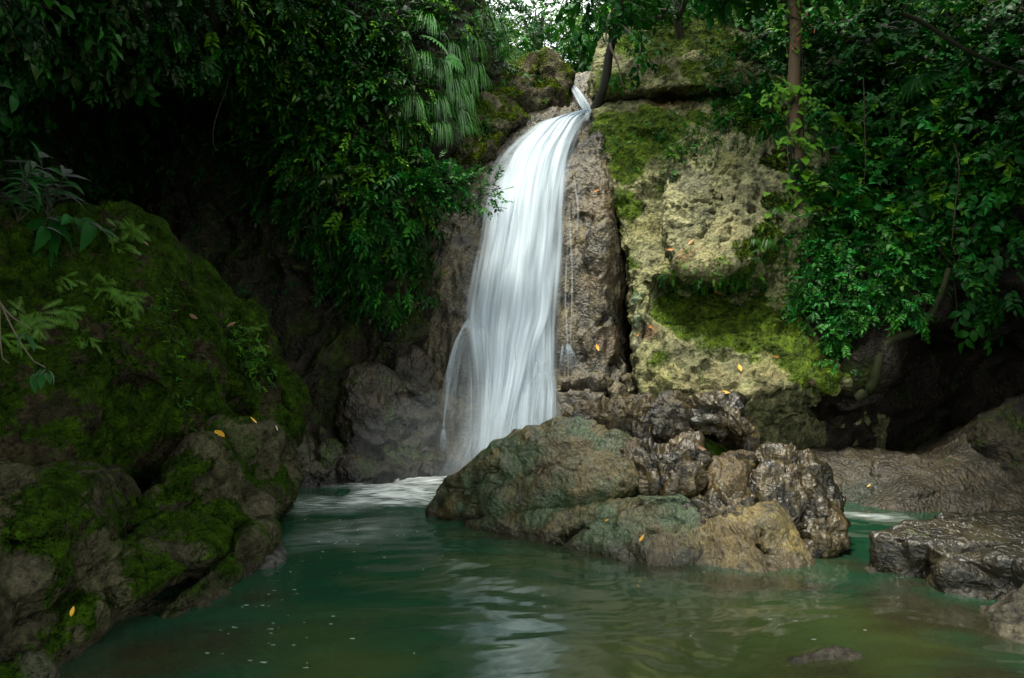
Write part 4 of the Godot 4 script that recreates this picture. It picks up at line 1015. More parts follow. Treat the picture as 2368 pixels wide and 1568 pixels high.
func waterfall() -> void:
	var w := StandardMaterial3D.new()
	w.vertex_color_use_as_albedo = true
	w.transparency = BaseMaterial3D.TRANSPARENCY_ALPHA
	w.albedo_texture = streaks(1024, 256, 31)
	w.roughness = 0.55
	w.metallic_specular = 0.3
	w.backlight_enabled = true
	w.backlight = Color(0.5, 0.5, 0.5)
	var base := P(1180, 1120, 9.2)
	base.y = 0
	var root := thing("waterfall", base, "tall white silky waterfall sliding down the wet rock wall into the pool", "waterfall")
	var at := Transform3D(Basis(), -root.position)
	var chute := [[[1316, 196, 12.77], [1332, 200, 12.77], 0.8], [[1322, 215, 12.52], [1348, 218, 12.52], 0.95], [[1334, 240, 12.22], [1362, 240, 12.22], 1.0], [[1346, 256, 11.92], [1368, 254, 11.92], 1.0], [[1350, 268, 11.72], [1366, 264, 11.72], 0.7], [[1340, 285, 11.57], [1362, 280, 11.52], 0.15]]
	put("chute", fall_sheet(chute, 30, 8, 0.06, 0.1, 0.15), w, root, at)
	var main := [
		[[1340, 262, 11.98], [1368, 256, 11.95], 0.7],
		[[1244, 283, 11.8], [1360, 270, 11.8], 0.95],
		[[1196, 312, 11.5], [1348, 305, 11.55], 1.0],
		[[1154, 352, 11.15], [1334, 345, 11.25], 1.0],
		[[1126, 402, 10.85], [1324, 400, 10.9], 1.0],
		[[1104, 470, 10.5], [1317, 470, 10.55], 1.0],
		[[1086, 560, 10.25], [1312, 560, 10.25], 1.0],
		[[1068, 650, 10.0], [1306, 650, 10.0], 1.0],
		[[1056, 730, 9.85], [1300, 730, 9.85], 1.0],
		[[1060, 790, 9.7], [1298, 790, 9.72], 1.0],
		[[1068, 860, 9.6], [1296, 860, 9.6], 1.0],
		[[1070, 930, 9.5], [1294, 930, 9.5], 1.0],
		[[1068, 1010, 9.38], [1292, 1010, 9.38], 1.0],
		[[1062, 1115, 9.25], [1290, 1115, 9.25], 0.9]]
	put("cascade", fall_sheet(main, 120, 10, 0.16, 0.0, 0.26), w, root, at)
	var inner := []
	for q in main:
		var l: Array = q[0]
		var r: Array = q[1]
		inner.append([[lerpf(l[0], r[0], 0.12), l[1], l[2] - 0.08], [lerpf(l[0], r[0], 0.97), r[1], r[2] - 0.08], q[2]])
	for k in range(9, inner.size()):
		var f := (k - 8) / 6.0
		inner[k][1][0] = lerpf(inner[k][1][0], 1195.0, clampf(f * 1.3, 0, 1))
	put("cascade_core", fall_sheet(inner, 100, 10, 0.14, 0.37, 0.34), w, root, at)
	var right := [[[1252, 825, 9.62], [1264, 822, 9.62], 0.0], [[1236, 862, 9.5], [1282, 856, 9.52], 0.12], [[1220, 915, 9.4], [1292, 905, 9.42], 0.7], [[1208, 980, 9.3], [1294, 970, 9.32], 0.8], [[1200, 1100, 9.2], [1292, 1100, 9.22], 0.6]]
	put("right_strand", fall_sheet(right, 50, 10, 0.1, 0.63, 0.3), w, root, at)
	var spray := [[[1060, 880, 9.5], [1290, 880, 9.5], 0.0], [[1045, 940, 9.36], [1300, 940, 9.36], 0.25], [[1030, 1010, 9.22], [1310, 1010, 9.22], 0.6], [[1000, 1070, 9.1], [1320, 1070, 9.1], 0.75], [[970, 1118, 9.0], [1330, 1118, 9.0], 0.35]]
	put("spray", fall_sheet(spray, 60, 8, 0.2, 0.45, 0.45), w, root, at)
	put("veil", veil(P(1098, 775, 9.6), [-1.9, 1.3, 0.44, 0.36], 1.7, 1.0, 0.18, 0.2), w, root, at)
	put("veil", veil(P(1252, 868, 9.3), [-1.2, 1.3, 0.24, 0.3], 1.2, 0.95, 0.16, 0.5), w, root, at)
	put("veil", veil(P(1304, 835, 9.5), [-0.6, 1.7, 0.2, 0.2], 0.42, 0.8, 0.2, 0.8), w, root, at)
	var thin := [[[1034, 866, 9.75], [1046, 866, 9.75], 0.15], [[1031, 890, 9.7], [1040, 890, 9.7], 0.75], [[1026, 940, 9.62], [1034, 940, 9.62], 0.85], [[1022, 980, 9.55], [1029, 980, 9.55], 0.8], [[1014, 1012, 9.48], [1034, 1012, 9.48], 0.4], [[1008, 1060, 9.4], [1036, 1060, 9.4], 0.0]]
	put("side_stream", fall_sheet(thin, 12, 8, 0.02, 0.3, 0.3), w, root, at)
	put("veil", veil(P(1022, 1000, 9.5), [-1.6, 1.6, 0.1, 0.12], 0.5, 0.6, 0.07, 0.4), w, root, at)
	for q in [[1318, 470, 1322, 880], [1330, 400, 1336, 560], [1309, 560, 1311, 900]]:
		var tr := []
		for k in 6:
			var f := k / 5.0
			var x := lerpf(q[0], q[2], f) + 3.0 * sin(f * 7.0 + q[0])
			var y := lerpf(q[1], q[3], f)
			tr.append([[x - 2.5, y, lerpf(10.6, 9.45, (y - 400.0) / 500.0)], [x + 2.5, y, lerpf(10.6, 9.45, (y - 400.0) / 500.0)], [0.0, 0.3, 0.4, 0.3, 0.25, 0.0][k]])
		put("trickle", fall_sheet(tr, 5, 8, 0.01, 0.1, 0.4), w, root, at)


	var mist := FogVolume.new()
	mist.name = "mist"
	mist.shape = RenderingServer.FOG_VOLUME_SHAPE_ELLIPSOID
	mist.size = Vector3(3.2, 1.7, 1.5)
	var fm := FogMaterial.new()
	fm.density = 0.11
	fm.albedo = Color(0.9, 0.95, 0.97)
	mist.material = fm
	mist.position = Vector3(P(1130, 1060, 8.95).x, 0.25, -8.95)
	mist.set_meta("kind", "stuff")
	mist.set_meta("label", "thin spray mist hanging at the foot of the waterfall")
	mist.set_meta("category", "mist")
	add_child(mist)

# ---------------------------------------------------------------- plants
var sprays := {}
var leaves := {}
var tufts := []

func leaf_acc(l: float, w: float, kind: String, droop: float, fold: float, segs := 4) -> Dictionary:
	var a := new_acc()
	var pos := PackedVector3Array()
	for k in segs + 1:
		var t := float(k) / segs
		var wd := 0.0
		match kind:
			"heart": wd = w * pow(sin(PI * pow(t, 0.5)), 0.8) * (1.0 - 0.15 * t)
			"lance": wd = w * pow(sin(PI * pow(t, 0.75)), 1.1)
			_: wd = w * pow(sin(PI * pow(t, 0.85)), 0.85)
		if k == 0: wd = w * 0.06
		if k == segs: wd = w * 0.02
		var y := -droop * l * t * t
		var z := l * (t - 0.18 * droop * t * t)
		if kind == "heart": z -= 0.0
		pos.append(Vector3(-wd, y + fold * wd, z - (0.10 * l if kind == "heart" and k == 1 else 0.0)))
		pos.append(Vector3(0, y, z))
		pos.append(Vector3(wd, y + fold * wd, z - (0.10 * l if kind == "heart" and k == 1 else 0.0)))
	var idx := PackedInt32Array()
	for k in segs:
		for i in 2:
			var q := k * 3 + i
			idx.append_array([q, q + 3, q + 1, q + 1, q + 3, q + 4])
	a.v = pos
	a.i = idx
	a.n = normals(pos, idx)
	return a

func tube(pts: Array, r0: float, r1: float, sides: int, col := Color.WHITE, bump := 0.0) -> Dictionary:
	var pos := PackedVector3Array()
	var cols := PackedColorArray()
	var n := pts.size()
	for j in n:
		var d: Vector3 = (pts[mini(j + 1, n - 1)] - pts[maxi(j - 1, 0)]).normalized()
		var b := basis_to(d, Vector3(0.3, 0.2, 1).normalized() if absf(d.y) > 0.7 else Vector3.UP)
		var r := lerpf(r0, r1, float(j) / (n - 1))
		for i in sides:
			var q := TAU * i / sides
			var rr := r
			if bump > 0.0: rr *= 1.0 + bump * nf.get_noise_3dv((pts[j] + b.x * cos(q) * r + b.y * sin(q) * r) * 7.0)
			pos.append(pts[j] + (b.x * cos(q) - b.y * sin(q)) * rr)
			cols.append(col * (1.0 + 0.5 * nf.get_noise_3dv(pos[-1] * Vector3(9, 3, 9))) if bump > 0.0 else col)
	var idx := grid_index(sides, n, true)
	return {"v": pos, "n": normals(pos, idx), "c": cols, "u": PackedVector2Array(), "i": idx}

func bend(a: Vector3, b: Vector3, sag: float, n: int, wob := 0.0) -> Array:
	var out := []
	for k in n + 1:
		var t := float(k) / n
		var p := a.lerp(b, t) + Vector3(0, -sag * 4.0 * t * (1.0 - t), 0)
		if wob > 0.0 and k > 0 and k < n: p += Vector3(nh.get_noise_3dv(p * 0.9 + a), nh.get_noise_3dv(p * 0.9 + Vector3(7, 1, 3)), nh.get_noise_3dv(p * 0.9 + Vector3(3, 9, 1))) * wob
		out.append(p)
	return out

# a twig of unit length along +z with leaves on both sides
func spray(kind: String, count: int, l: float, w: float, open: float, droop: float) -> ArrayMesh:
	var a := new_acc()
	var lf := leaf_acc(l, w, kind, droop, 0.35, 3 if l < 0.3 else 4)
	var pts := []
	for k in 5:
		var t := k / 4.0
		pts.append(Vector3(0, -0.22 * t * t, t))
	acc_join(a, tube(pts, 0.012, 0.005, 3), Transform3D(), Color(0.7, 0.5, 0.45))
	for k in count:
		var t := 0.22 + 0.78 * (k + 0.5) / count
		var side := 1.0 if k % 2 == 0 else -1.0
		if k == count - 1: side = 0.12
		var b := Basis(Vector3.UP, side * (open + rng.randf_range(-0.2, 0.2))) * Basis(Vector3.RIGHT, rng.randf_range(-0.25, 0.45)) * Basis(Vector3.BACK, rng.randf_range(-0.5, 0.5))
		var s := rng.randf_range(0.75, 1.1)
		acc_join(a, lf, Transform3D(b.scaled(Vector3(s, s, s)), Vector3(0, -0.22 * t * t, t)), Color(1, 1, 1) * rng.randf_range(0.7, 1.25))
	return acc_mesh(a)

func tuft(blades: int, l: float, w: float, hang: float) -> ArrayMesh:
	var a := new_acc()
	for k in blades:
		var ang := rng.randf_range(-PI, PI)
		var out := rng.randf_range(0.15, 0.9)
		var d := Vector3(sin(ang) * out, rng.randf_range(0.3, 1.0), absf(cos(ang)) * out + 0.25).normalized()
		var ln := l * rng.randf_range(0.55, 1.1)
		var o := Vector3(rng.randf_range(-0.12, 0.12), rng.randf_range(-0.04, 0.04), rng.randf_range(-0.05, 0.05)) * l
		var side := d.cross(Vector3.UP).normalized()
		var pos := PackedVector3Array()
		var segs := 6
		for j in segs + 1:
			var t := float(j) / segs
			var p := o + d * ln * t * (1.0 - 0.35 * t * hang) + Vector3(0, -hang * ln * 0.95 * t * t, 0)
			var wd := w * (1.0 - pow(t, 2.5)) * rng.randf_range(0.9, 1.1) * 0.5 + 0.0006
			pos.append(p - side * wd)
			pos.append(p + side * wd + Vector3(0, wd * 0.4, 0))
		var idx := PackedInt32Array()
		for j in segs: idx.append_array([j * 2, j * 2 + 2, j * 2 + 1, j * 2 + 1, j * 2 + 2, j * 2 + 3])
		var c := Color(1, 1, 1) * rng.randf_range(0.6, 1.3)
		if rng.randf() < 0.06: c = Color(2.2, 1.3, 1.2)
		acc_join(a, {"v": pos, "n": normals(pos, idx), "c": [], "i": idx}, Transform3D(), c)
	return acc_mesh(a)

# a fern frond of unit length along +z, arching down
func frond(pairs: int, wide: float, arch: float) -> ArrayMesh:
	var a := new_acc()
	var pts := []
	for k in 8:
		var t := k / 7.0
		pts.append(Vector3(0, 0.25 * t - arch * t * t, t * (1.0 - 0.2 * arch * t)))
	acc_join(a, tube(pts, 0.008, 0.003, 3), Transform3D(), Color(0.8, 0.6, 0.5))
	for k in pairs:
		var t := 0.12 + 0.86 * k / (pairs - 1)
		var l := wide * sin(PI * pow(clampf(1.0 - t * 0.92, 0, 1), 0.8)) + 0.02
		var lf := leaf_acc(l, 0.009 + l * 0.02, "lance", 0.35, 0.1, 2)
		var p := Vector3(0, 0.25 * t - arch * t * t, t * (1.0 - 0.2 * arch * t))
		for s in [-1.0, 1.0]:
			acc_join(a, lf, Transform3D(Basis(Vector3.UP, s * 1.15) * Basis(Vector3.RIGHT, 0.25 + arch * t), p), Color(1, 1, 1) * rng.randf_range(0.8, 1.2))
	return acc_mesh(a)

# a fan of joined strips, unit length along +z
func fan(strips: int, arc: float) -> ArrayMesh:
	var a := new_acc()
	for k in strips:
		var q := arc * (float(k) / (strips - 1) - 0.5)
		var l := 1.0 - 0.25 * absf(q) / arc + rng.randf_range(-0.05, 0.03)
		var lf := leaf_acc(l, 0.5 * arc / strips * 0.9, "lance", 0.35, 0.5, 4)
		acc_join(a, lf, Transform3D(Basis(Vector3.UP, q), Vector3(0, 0, 0)), Color(1, 1, 1) * rng.randf_range(0.85, 1.15))
	return acc_mesh(a)

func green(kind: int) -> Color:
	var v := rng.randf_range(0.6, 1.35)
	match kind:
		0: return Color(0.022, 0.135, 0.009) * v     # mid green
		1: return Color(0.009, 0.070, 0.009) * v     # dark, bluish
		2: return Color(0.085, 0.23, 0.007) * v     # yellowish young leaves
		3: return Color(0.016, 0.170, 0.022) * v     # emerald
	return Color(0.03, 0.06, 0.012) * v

func mass(called: String, label: String, category: String, pts: Array, kinds: Array, size: Array, lift: Array, tints: Array, hang: float, parent: Node3D = null) -> void:
	var by := {}
	for q in pts:
		var k: String = kinds[rng.randi() % kinds.size()]
		if not by.has(k): by[k] = [[], []]
		var n: Vector3 = q[1]
		var d := (n * 0.9 + Vector3(0, -hang, 0) + rv() * 0.75)
		var y := (n + Vector3.UP * 0.8 + rv() * 0.3)
		var s := rng.randf_range(size[0], size[1])
		by[k][0].append(Transform3D(basis_to(d, y).scaled(Vector3(s, s, s)), q[0] + n * rng.randf_range(lift[0], lift[1])))
		by[k][1].append(green(tints[rng.randi() % tints.size()]))
	for k in by:
		var o := many(called, sprays[k], M.leaf, by[k][0], by[k][1], parent)
		if parent == null: tag(o, label, category)

func shrub(px: float, py: float, on: Array, kind: String, size: float, n_stems: int, tint: int, label: String, called := "shrub", cat := "shrub", group := "") -> void:
	var r := root_at(on, px, py)
	if r.is_empty(): return
	var o := thing(called, r[0], label, cat, group)
	var stems := new_acc()
	var tips := []
	for k in n_stems:
		var d: Vector3 = (r[1] * 0.8 + Vector3(0, 0.35, 0) + rv() * 0.9).normalized()
		var end: Vector3 = d * size * rng.randf_range(0.6, 1.1)
		var pts := bend(Vector3.ZERO, end, -0.06 * size, 6, 0.03)
		acc_join(stems, tube(pts, 0.008, 0.003, 4), Transform3D(), Color(0.04, 0.045, 0.02))
		for j in range(2, 7):
			tips.append([pts[j], (pts[j] - pts[j - 1]).normalized(), j])
	put("stem", acc_mesh(stems), M.bark, o)
	var c := green(tint)
	var k := 0
	for t in tips:
		for s in 2:
			k += 1
			var d: Vector3 = t[1].cross(Vector3.UP).normalized() * (1.0 if s else -1.0) + t[1] * 0.6 + Vector3(0, -0.2, 0) + rv() * 0.35
			if t[2] == 6 and s == 1: d = t[1]
			var sc := rng.randf_range(0.75, 1.15)
			put("leaf", leaves[kind][rng.randi() % leaves[kind].size()], leaf_tint(tint), o, Transform3D(basis_to(d, Vector3.UP + r[1] * 0.5 + rv() * 0.3).scaled(Vector3(sc, sc, sc)), t[0]))

# a few shared leaf materials, one tone each
func leaf_tint(kind: int) -> StandardMaterial3D:
	var key := "tint%d_%d" % [kind, rng.randi() % 4]
	if not M.has(key):
		var m := leaf_mat(0.5, 0.5, 0.14 if kind == 1 else 0.28)
		m.vertex_color_use_as_albedo = false
		var c := green(kind)
		m.albedo_color = c.linear_to_srgb()
		M[key] = m
	return M[key]

func grass(px: float, py: float, on: Array, size: float, label: String, group := "", tint := Color(0.07, 0.17, 0.03), variant := -1) -> void:
	var r := root_at(on, px, py)
	if r.is_empty(): return
	var m: ArrayMesh = tufts[rng.randi() % tufts.size() if variant < 0 else variant]
	var face: Vector3 = r[1]
	face.y *= 0.2
	var mat_key := "grass%d" % (rng.randi() % 3)
	if not M.has(mat_key):
		var g := leaf_mat(0.45, 0.5)
		g.albedo_color = (tint * rng.randf_range(0.7, 1.3)).linear_to_srgb()
		M[mat_key] = g
	var o := put("grass_tuft", m, M[mat_key])
	o.transform = Transform3D(basis_to(face, Vector3.UP).scaled(Vector3(size, size, size)), r[0] + r[1] * (0.16 if px < 1120 and px > 900 else 0.01))
	tag(o, label, "grass tuft", group)

func fern(px: float, py: float, on: Array, size: float, n: int, label: String, tint := Color(0.10, 0.26, 0.012), hang := 0.4) -> void:
	var r := root_at(on, px, py)
	if r.is_empty(): return
	var o := thing("fern", r[0], label, "fern")
	for k in int(n * 2.3):
		var d: Vector3 = r[1] * 0.8 + rv() * 0.9 + Vector3(0, -hang, 0)
		var s := 0.6 * size * rng.randf_range(0.6, 1.1)
		var key := "fern%d" % (rng.randi() % 3)
		if not M.has(key):
			var g := leaf_mat(0.6, 0.5)
			g.albedo_color = (tint * rng.randf_range(0.75, 1.25)).linear_to_srgb()
			M[key] = g
		put("frond", leaves.frond[k % 3], M[key], o, Transform3D(basis_to(d, r[1] + Vector3.UP).scaled(Vector3(s, s, s)), r[1] * 0.01 + rv() * size * 0.35 * Vector3(1, 0.5, 0.2)))

func crown(center: Vector3, radii: Vector3, count: int, size: Array, kinds: Array, tints: Array, holes: float, parent: Node3D, called := "crown") -> void:
	var by := {}
	var made := 0
	var tries := 0
	while made < count and tries < count * 8:
		tries += 1
		var u := rv()
		if u.length() > 1.0: continue
		if u.length() < 0.45 and rng.randf() < 0.6: continue
		var p := center + u * radii * (1.0 + 0.35 * nf.get_noise_3dv(u * 1.4 + center))
		if nf.get_noise_3dv(p * (1.1 / maxf(radii.x, 0.6)) * 2.2 + Vector3(3, 3, 3)) < holes: continue
		made += 1
		var k: String = kinds[rng.randi() % kinds.size()]
		if not by.has(k): by[k] = [[], []]
		var s := rng.randf_range(size[0], size[1])
		by[k][0].append(Transform3D(basis_to(u + rv() * 0.9 + Vector3(0, -0.35, 0), Vector3.UP + rv() * 0.4).scaled(Vector3(s, s, s)), p - parent.position))
		by[k][1].append(green(tints[rng.randi() % tints.size()]))
	for k in by: many(called, sprays[k], M.leaf, by[k][0], by[k][1], parent)

func tree(base: Vector3, top: Vector3, r0: float, r1: float, label: String, col := Color(0.055, 0.045, 0.03), wob := 0.12) -> Node3D:
	var o := thing("tree", base, label, "tree")
	put("trunk", acc_mesh(tube(bend(Vector3.ZERO, top - base, 0.0, 14, wob), r0, r1, 10, col, 0.25)), M.bark, o)
	return o

func limb(o: Node3D, a: Vector3, b: Vector3, r0: float, r1: float, sag := 0.0, col := Color(0.045, 0.037, 0.025)) -> void:
	put("limb", acc_mesh(tube(bend(a - o.position, b - o.position, sag, 10, 0.08), r0, r1, 7, col, 0.2)), M.bark, o)

func vine(pts: Array, r: float, label: String, col: Color, cat := "vine", called := "vine") -> Node3D:
	var o := put(called, acc_mesh(tube(pts, r, r * 0.6, 5, col, 0.2)), M.bark)
	tag(o, label, cat)
	return o

func kit() -> void:
	sprays.oval = spray("oval", 9, 0.30, 0.070, 0.95, 0.3)
	sprays.small = spray("oval", 13, 0.19, 0.050, 1.0, 0.25)
	sprays.lance = spray("lance", 10, 0.36, 0.055, 0.8, 0.45)
	sprays.broad = spray("oval", 6, 0.46, 0.13, 0.95, 0.4)
	sprays.heart = spray("heart", 6, 0.38, 0.17, 1.0, 0.4)
	sprays.tiny = spray("oval", 17, 0.13, 0.04, 1.05, 0.2)
	for q in [["oval", 0.11, 0.026], ["heart", 0.17, 0.068], ["lance", 0.15, 0.022], ["broad", 0.20, 0.05], ["small", 0.065, 0.018]]:
		leaves[q[0]] = []
		for k in 3:
			leaves[q[0]].append(acc_mesh(leaf_acc(q[1] * (0.85 + 0.15 * k), q[2], q[0], 0.2 + 0.2 * k, 0.25 + 0.1 * k, 4)))
	leaves.frond = [frond(15, 0.30, 0.5), frond(14, 0.34, 0.35), frond(16, 0.27, 0.7)]
	leaves.fan = [fan(14, 2.6), fan(12, 2.2)]
	tufts = [tuft(70, 0.55, 0.011, 0.9), tuft(55, 0.5, 0.010, 1.1), tuft(60, 0.45, 0.009, 0.7), tuft(110, 0.62, 0.013, 1.0)]

func plants() -> void:
	kit()
	undergrowth()
	trees()
	shrubs()
	grasses()
	moss()
	litter()

func undergrowth() -> void:
	var L := ["left_cliff"]
	mass("undergrowth", "dense small-leaved undergrowth draping the cliff left of the waterfall", "undergrowth", roots(L, [[560, 120, 130], [640, 260, 130], [760, 120, 150], [820, 300, 160], [880, 180, 110], [880, 420, 120], [640, 30, 160], [880, -20, 160], [1040, 10, 80], [1070, -60, 120], [480, 10, 100], [560, 20, 100], [1110, 60, 60], [1125, 130, 50]], 4400), ["oval", "small", "lance", "tiny"], [0.16, 0.38], [0.0, 0.28], [0, 0, 1, 1, 2, 4], 0.5)
	mass("undergrowth", "thin leafy creepers hanging over the bare rock below the left undergrowth", "undergrowth", roots(L, [[800, 520, 110], [900, 600, 90], [960, 640, 60], [830, 660, 60], [980, 520, 50], [640, 400, 90], [700, 480, 80], [870, 560, 80], [940, 660, 60], [780, 600, 70], [900, 700, 40], [760, 540, 60]], 1500), ["small", "lance", "tiny"], [0.12, 0.28], [0.0, 0.12], [0, 1, 1, 4], 0.7)
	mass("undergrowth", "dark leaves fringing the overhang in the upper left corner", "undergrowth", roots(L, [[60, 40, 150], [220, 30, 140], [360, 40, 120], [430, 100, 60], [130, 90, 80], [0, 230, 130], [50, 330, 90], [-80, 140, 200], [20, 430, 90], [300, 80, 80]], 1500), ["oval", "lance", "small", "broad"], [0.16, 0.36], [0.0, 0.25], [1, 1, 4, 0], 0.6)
	mass("undergrowth", "sparse small plants on the dark ridge between the left boulders and the cliff", "undergrowth", roots(L, [[520, 560, 100], [600, 640, 90], [420, 480, 90], [560, 430, 80]], 160), ["small", "tiny", "lance"], [0.1, 0.2], [0.0, 0.06], [1, 4], 0.6)
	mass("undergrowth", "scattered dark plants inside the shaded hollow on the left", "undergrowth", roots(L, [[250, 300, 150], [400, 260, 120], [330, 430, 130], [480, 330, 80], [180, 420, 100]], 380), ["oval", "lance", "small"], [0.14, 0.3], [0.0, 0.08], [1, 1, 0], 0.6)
	var R := ["right_bank"]
	mass("undergrowth", "dense glossy undergrowth covering the bank on the right", "undergrowth", roots(R, [[1950, 120, 150], [2000, 300, 150], [2100, 420, 140], [1960, 480, 130], [2050, 560, 130], [1900, 380, 90], [2200, 280, 160], [2150, 120, 150], [1860, 250, 80], [1860, 120, 90], [1780, 160, 80], [2000, 0, 160], [2250, 480, 120], [1780, 50, 100], [1940, -60, 120], [1830, -40, 100], [2080, -60, 140]], 3800), ["oval", "broad", "heart", "oval", "lance", "small", "small"], [0.13, 0.38], [0.0, 0.5], [0, 3, 3, 0, 1, 2], 0.45)
	mass("undergrowth", "leafy curtain hanging over the hollow on the lower right", "undergrowth", roots(R, [[1900, 660, 110], [1960, 720, 90], [2020, 700, 90], [1930, 780, 60], [1960, 830, 40], [1840, 640, 80], [1800, 590, 60], [2080, 640, 80], [1880, 560, 80]], 1500), ["oval", "small", "oval", "lance"], [0.11, 0.26], [0.0, 0.3], [0, 3, 1, 0], 0.6)
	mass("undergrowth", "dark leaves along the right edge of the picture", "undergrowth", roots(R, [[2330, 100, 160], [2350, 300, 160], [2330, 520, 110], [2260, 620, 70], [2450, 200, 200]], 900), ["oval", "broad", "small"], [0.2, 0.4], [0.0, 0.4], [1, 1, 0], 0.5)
	var RF := ["rock_face", "pale_slab"]
	mass("undergrowth", "small creeping plants rooted in the joints of the pale rock face", "undergrowth", roots(RF, [[1560, 640, 50], [1540, 700, 40], [1530, 740, 30], [1640, 645, 60], [1700, 640, 70], [1620, 300, 50], [1680, 290, 60], [1730, 320, 60], [1560, 330, 40], [1450, 290, 40], [1700, 690, 50], [1750, 700, 60], [1810, 480, 40], [1790, 560, 50], [1400, 330, 30], [1650, 180, 60], [1720, 180, 60], [1470, 400, 20], [1640, 360, 25], [1590, 620, 40], [1500, 70, 60], [1580, 60, 60], [1660, 80, 60], [1620, 130, 50]], 1900), ["tiny", "small", "tiny"], [0.05, 0.15], [0.0, 0.05], [0, 1, 1, 2], 0.3)
	mass("undergrowth", "low bushes along the slanting edge of the pale slab", "undergrowth", roots(RF, [[1580, 335, 30], [1610, 310, 40], [1650, 285, 45], [1700, 265, 45], [1560, 375, 25], [1530, 300, 30], [1420, 345, 25], [1490, 300, 25], [1740, 235, 40]], 420), ["small", "tiny", "oval"], [0.08, 0.2], [0.0, 0.1], [0, 0, 1, 2], 0.3)
	mass("undergrowth", "bushes on the shoulder between the pale rock and the right bank", "undergrowth", roots(RF, [[1700, 210, 60], [1760, 230, 60], [1830, 300, 60], [1870, 420, 50], [1880, 560, 60], [1900, 640, 60], [1930, 730, 60], [1680, 140, 60], [1760, 130, 60]], 620), ["small", "oval", "tiny"], [0.12, 0.3], [0.0, 0.2], [0, 1, 3], 0.4)
	var ML := ["moss_massif", "moss_ridge"]
	mass("ground_cover", "tiny creeping leaves on the mossy boulders at left", "ground cover", roots(ML, [[400, 800, 30], [410, 860, 35], [420, 920, 40], [440, 980, 40], [360, 730, 40], [560, 780, 50], [470, 850, 40], [600, 850, 50], [380, 690, 40]], 420), ["tiny", "small"], [0.04, 0.09], [0.0, 0.02], [0, 2, 4], 0.3)
	mass("ground_cover", "small ferny leaves on the mossy boulder beside the lip", "ground cover", roots(["lip_round", "lip_slope"], [[1160, 220, 50], [1220, 200, 50], [1150, 300, 50], [1090, 250, 50], [1060, 350, 40], [1100, 340, 40]], 200), ["tiny", "small"], [0.05, 0.14], [0.0, 0.04], [0, 4], 0.3)
	mass("undergrowth", "dark forest plants on the floor of the gorge above the lip", "undergrowth", roots(["gorge", "right_bank"], [[1240, 160, 60], [1320, 150, 60], [1400, 120, 80], [1500, 40, 120], [1600, 0, 140], [1700, 0, 140], [1540, -40, 140], [1130, 130, 80], [1060, 60, 90]], 1700), ["oval", "small", "broad"], [0.25, 0.6], [0.0, 0.5], [0, 1, 1], 0.2)

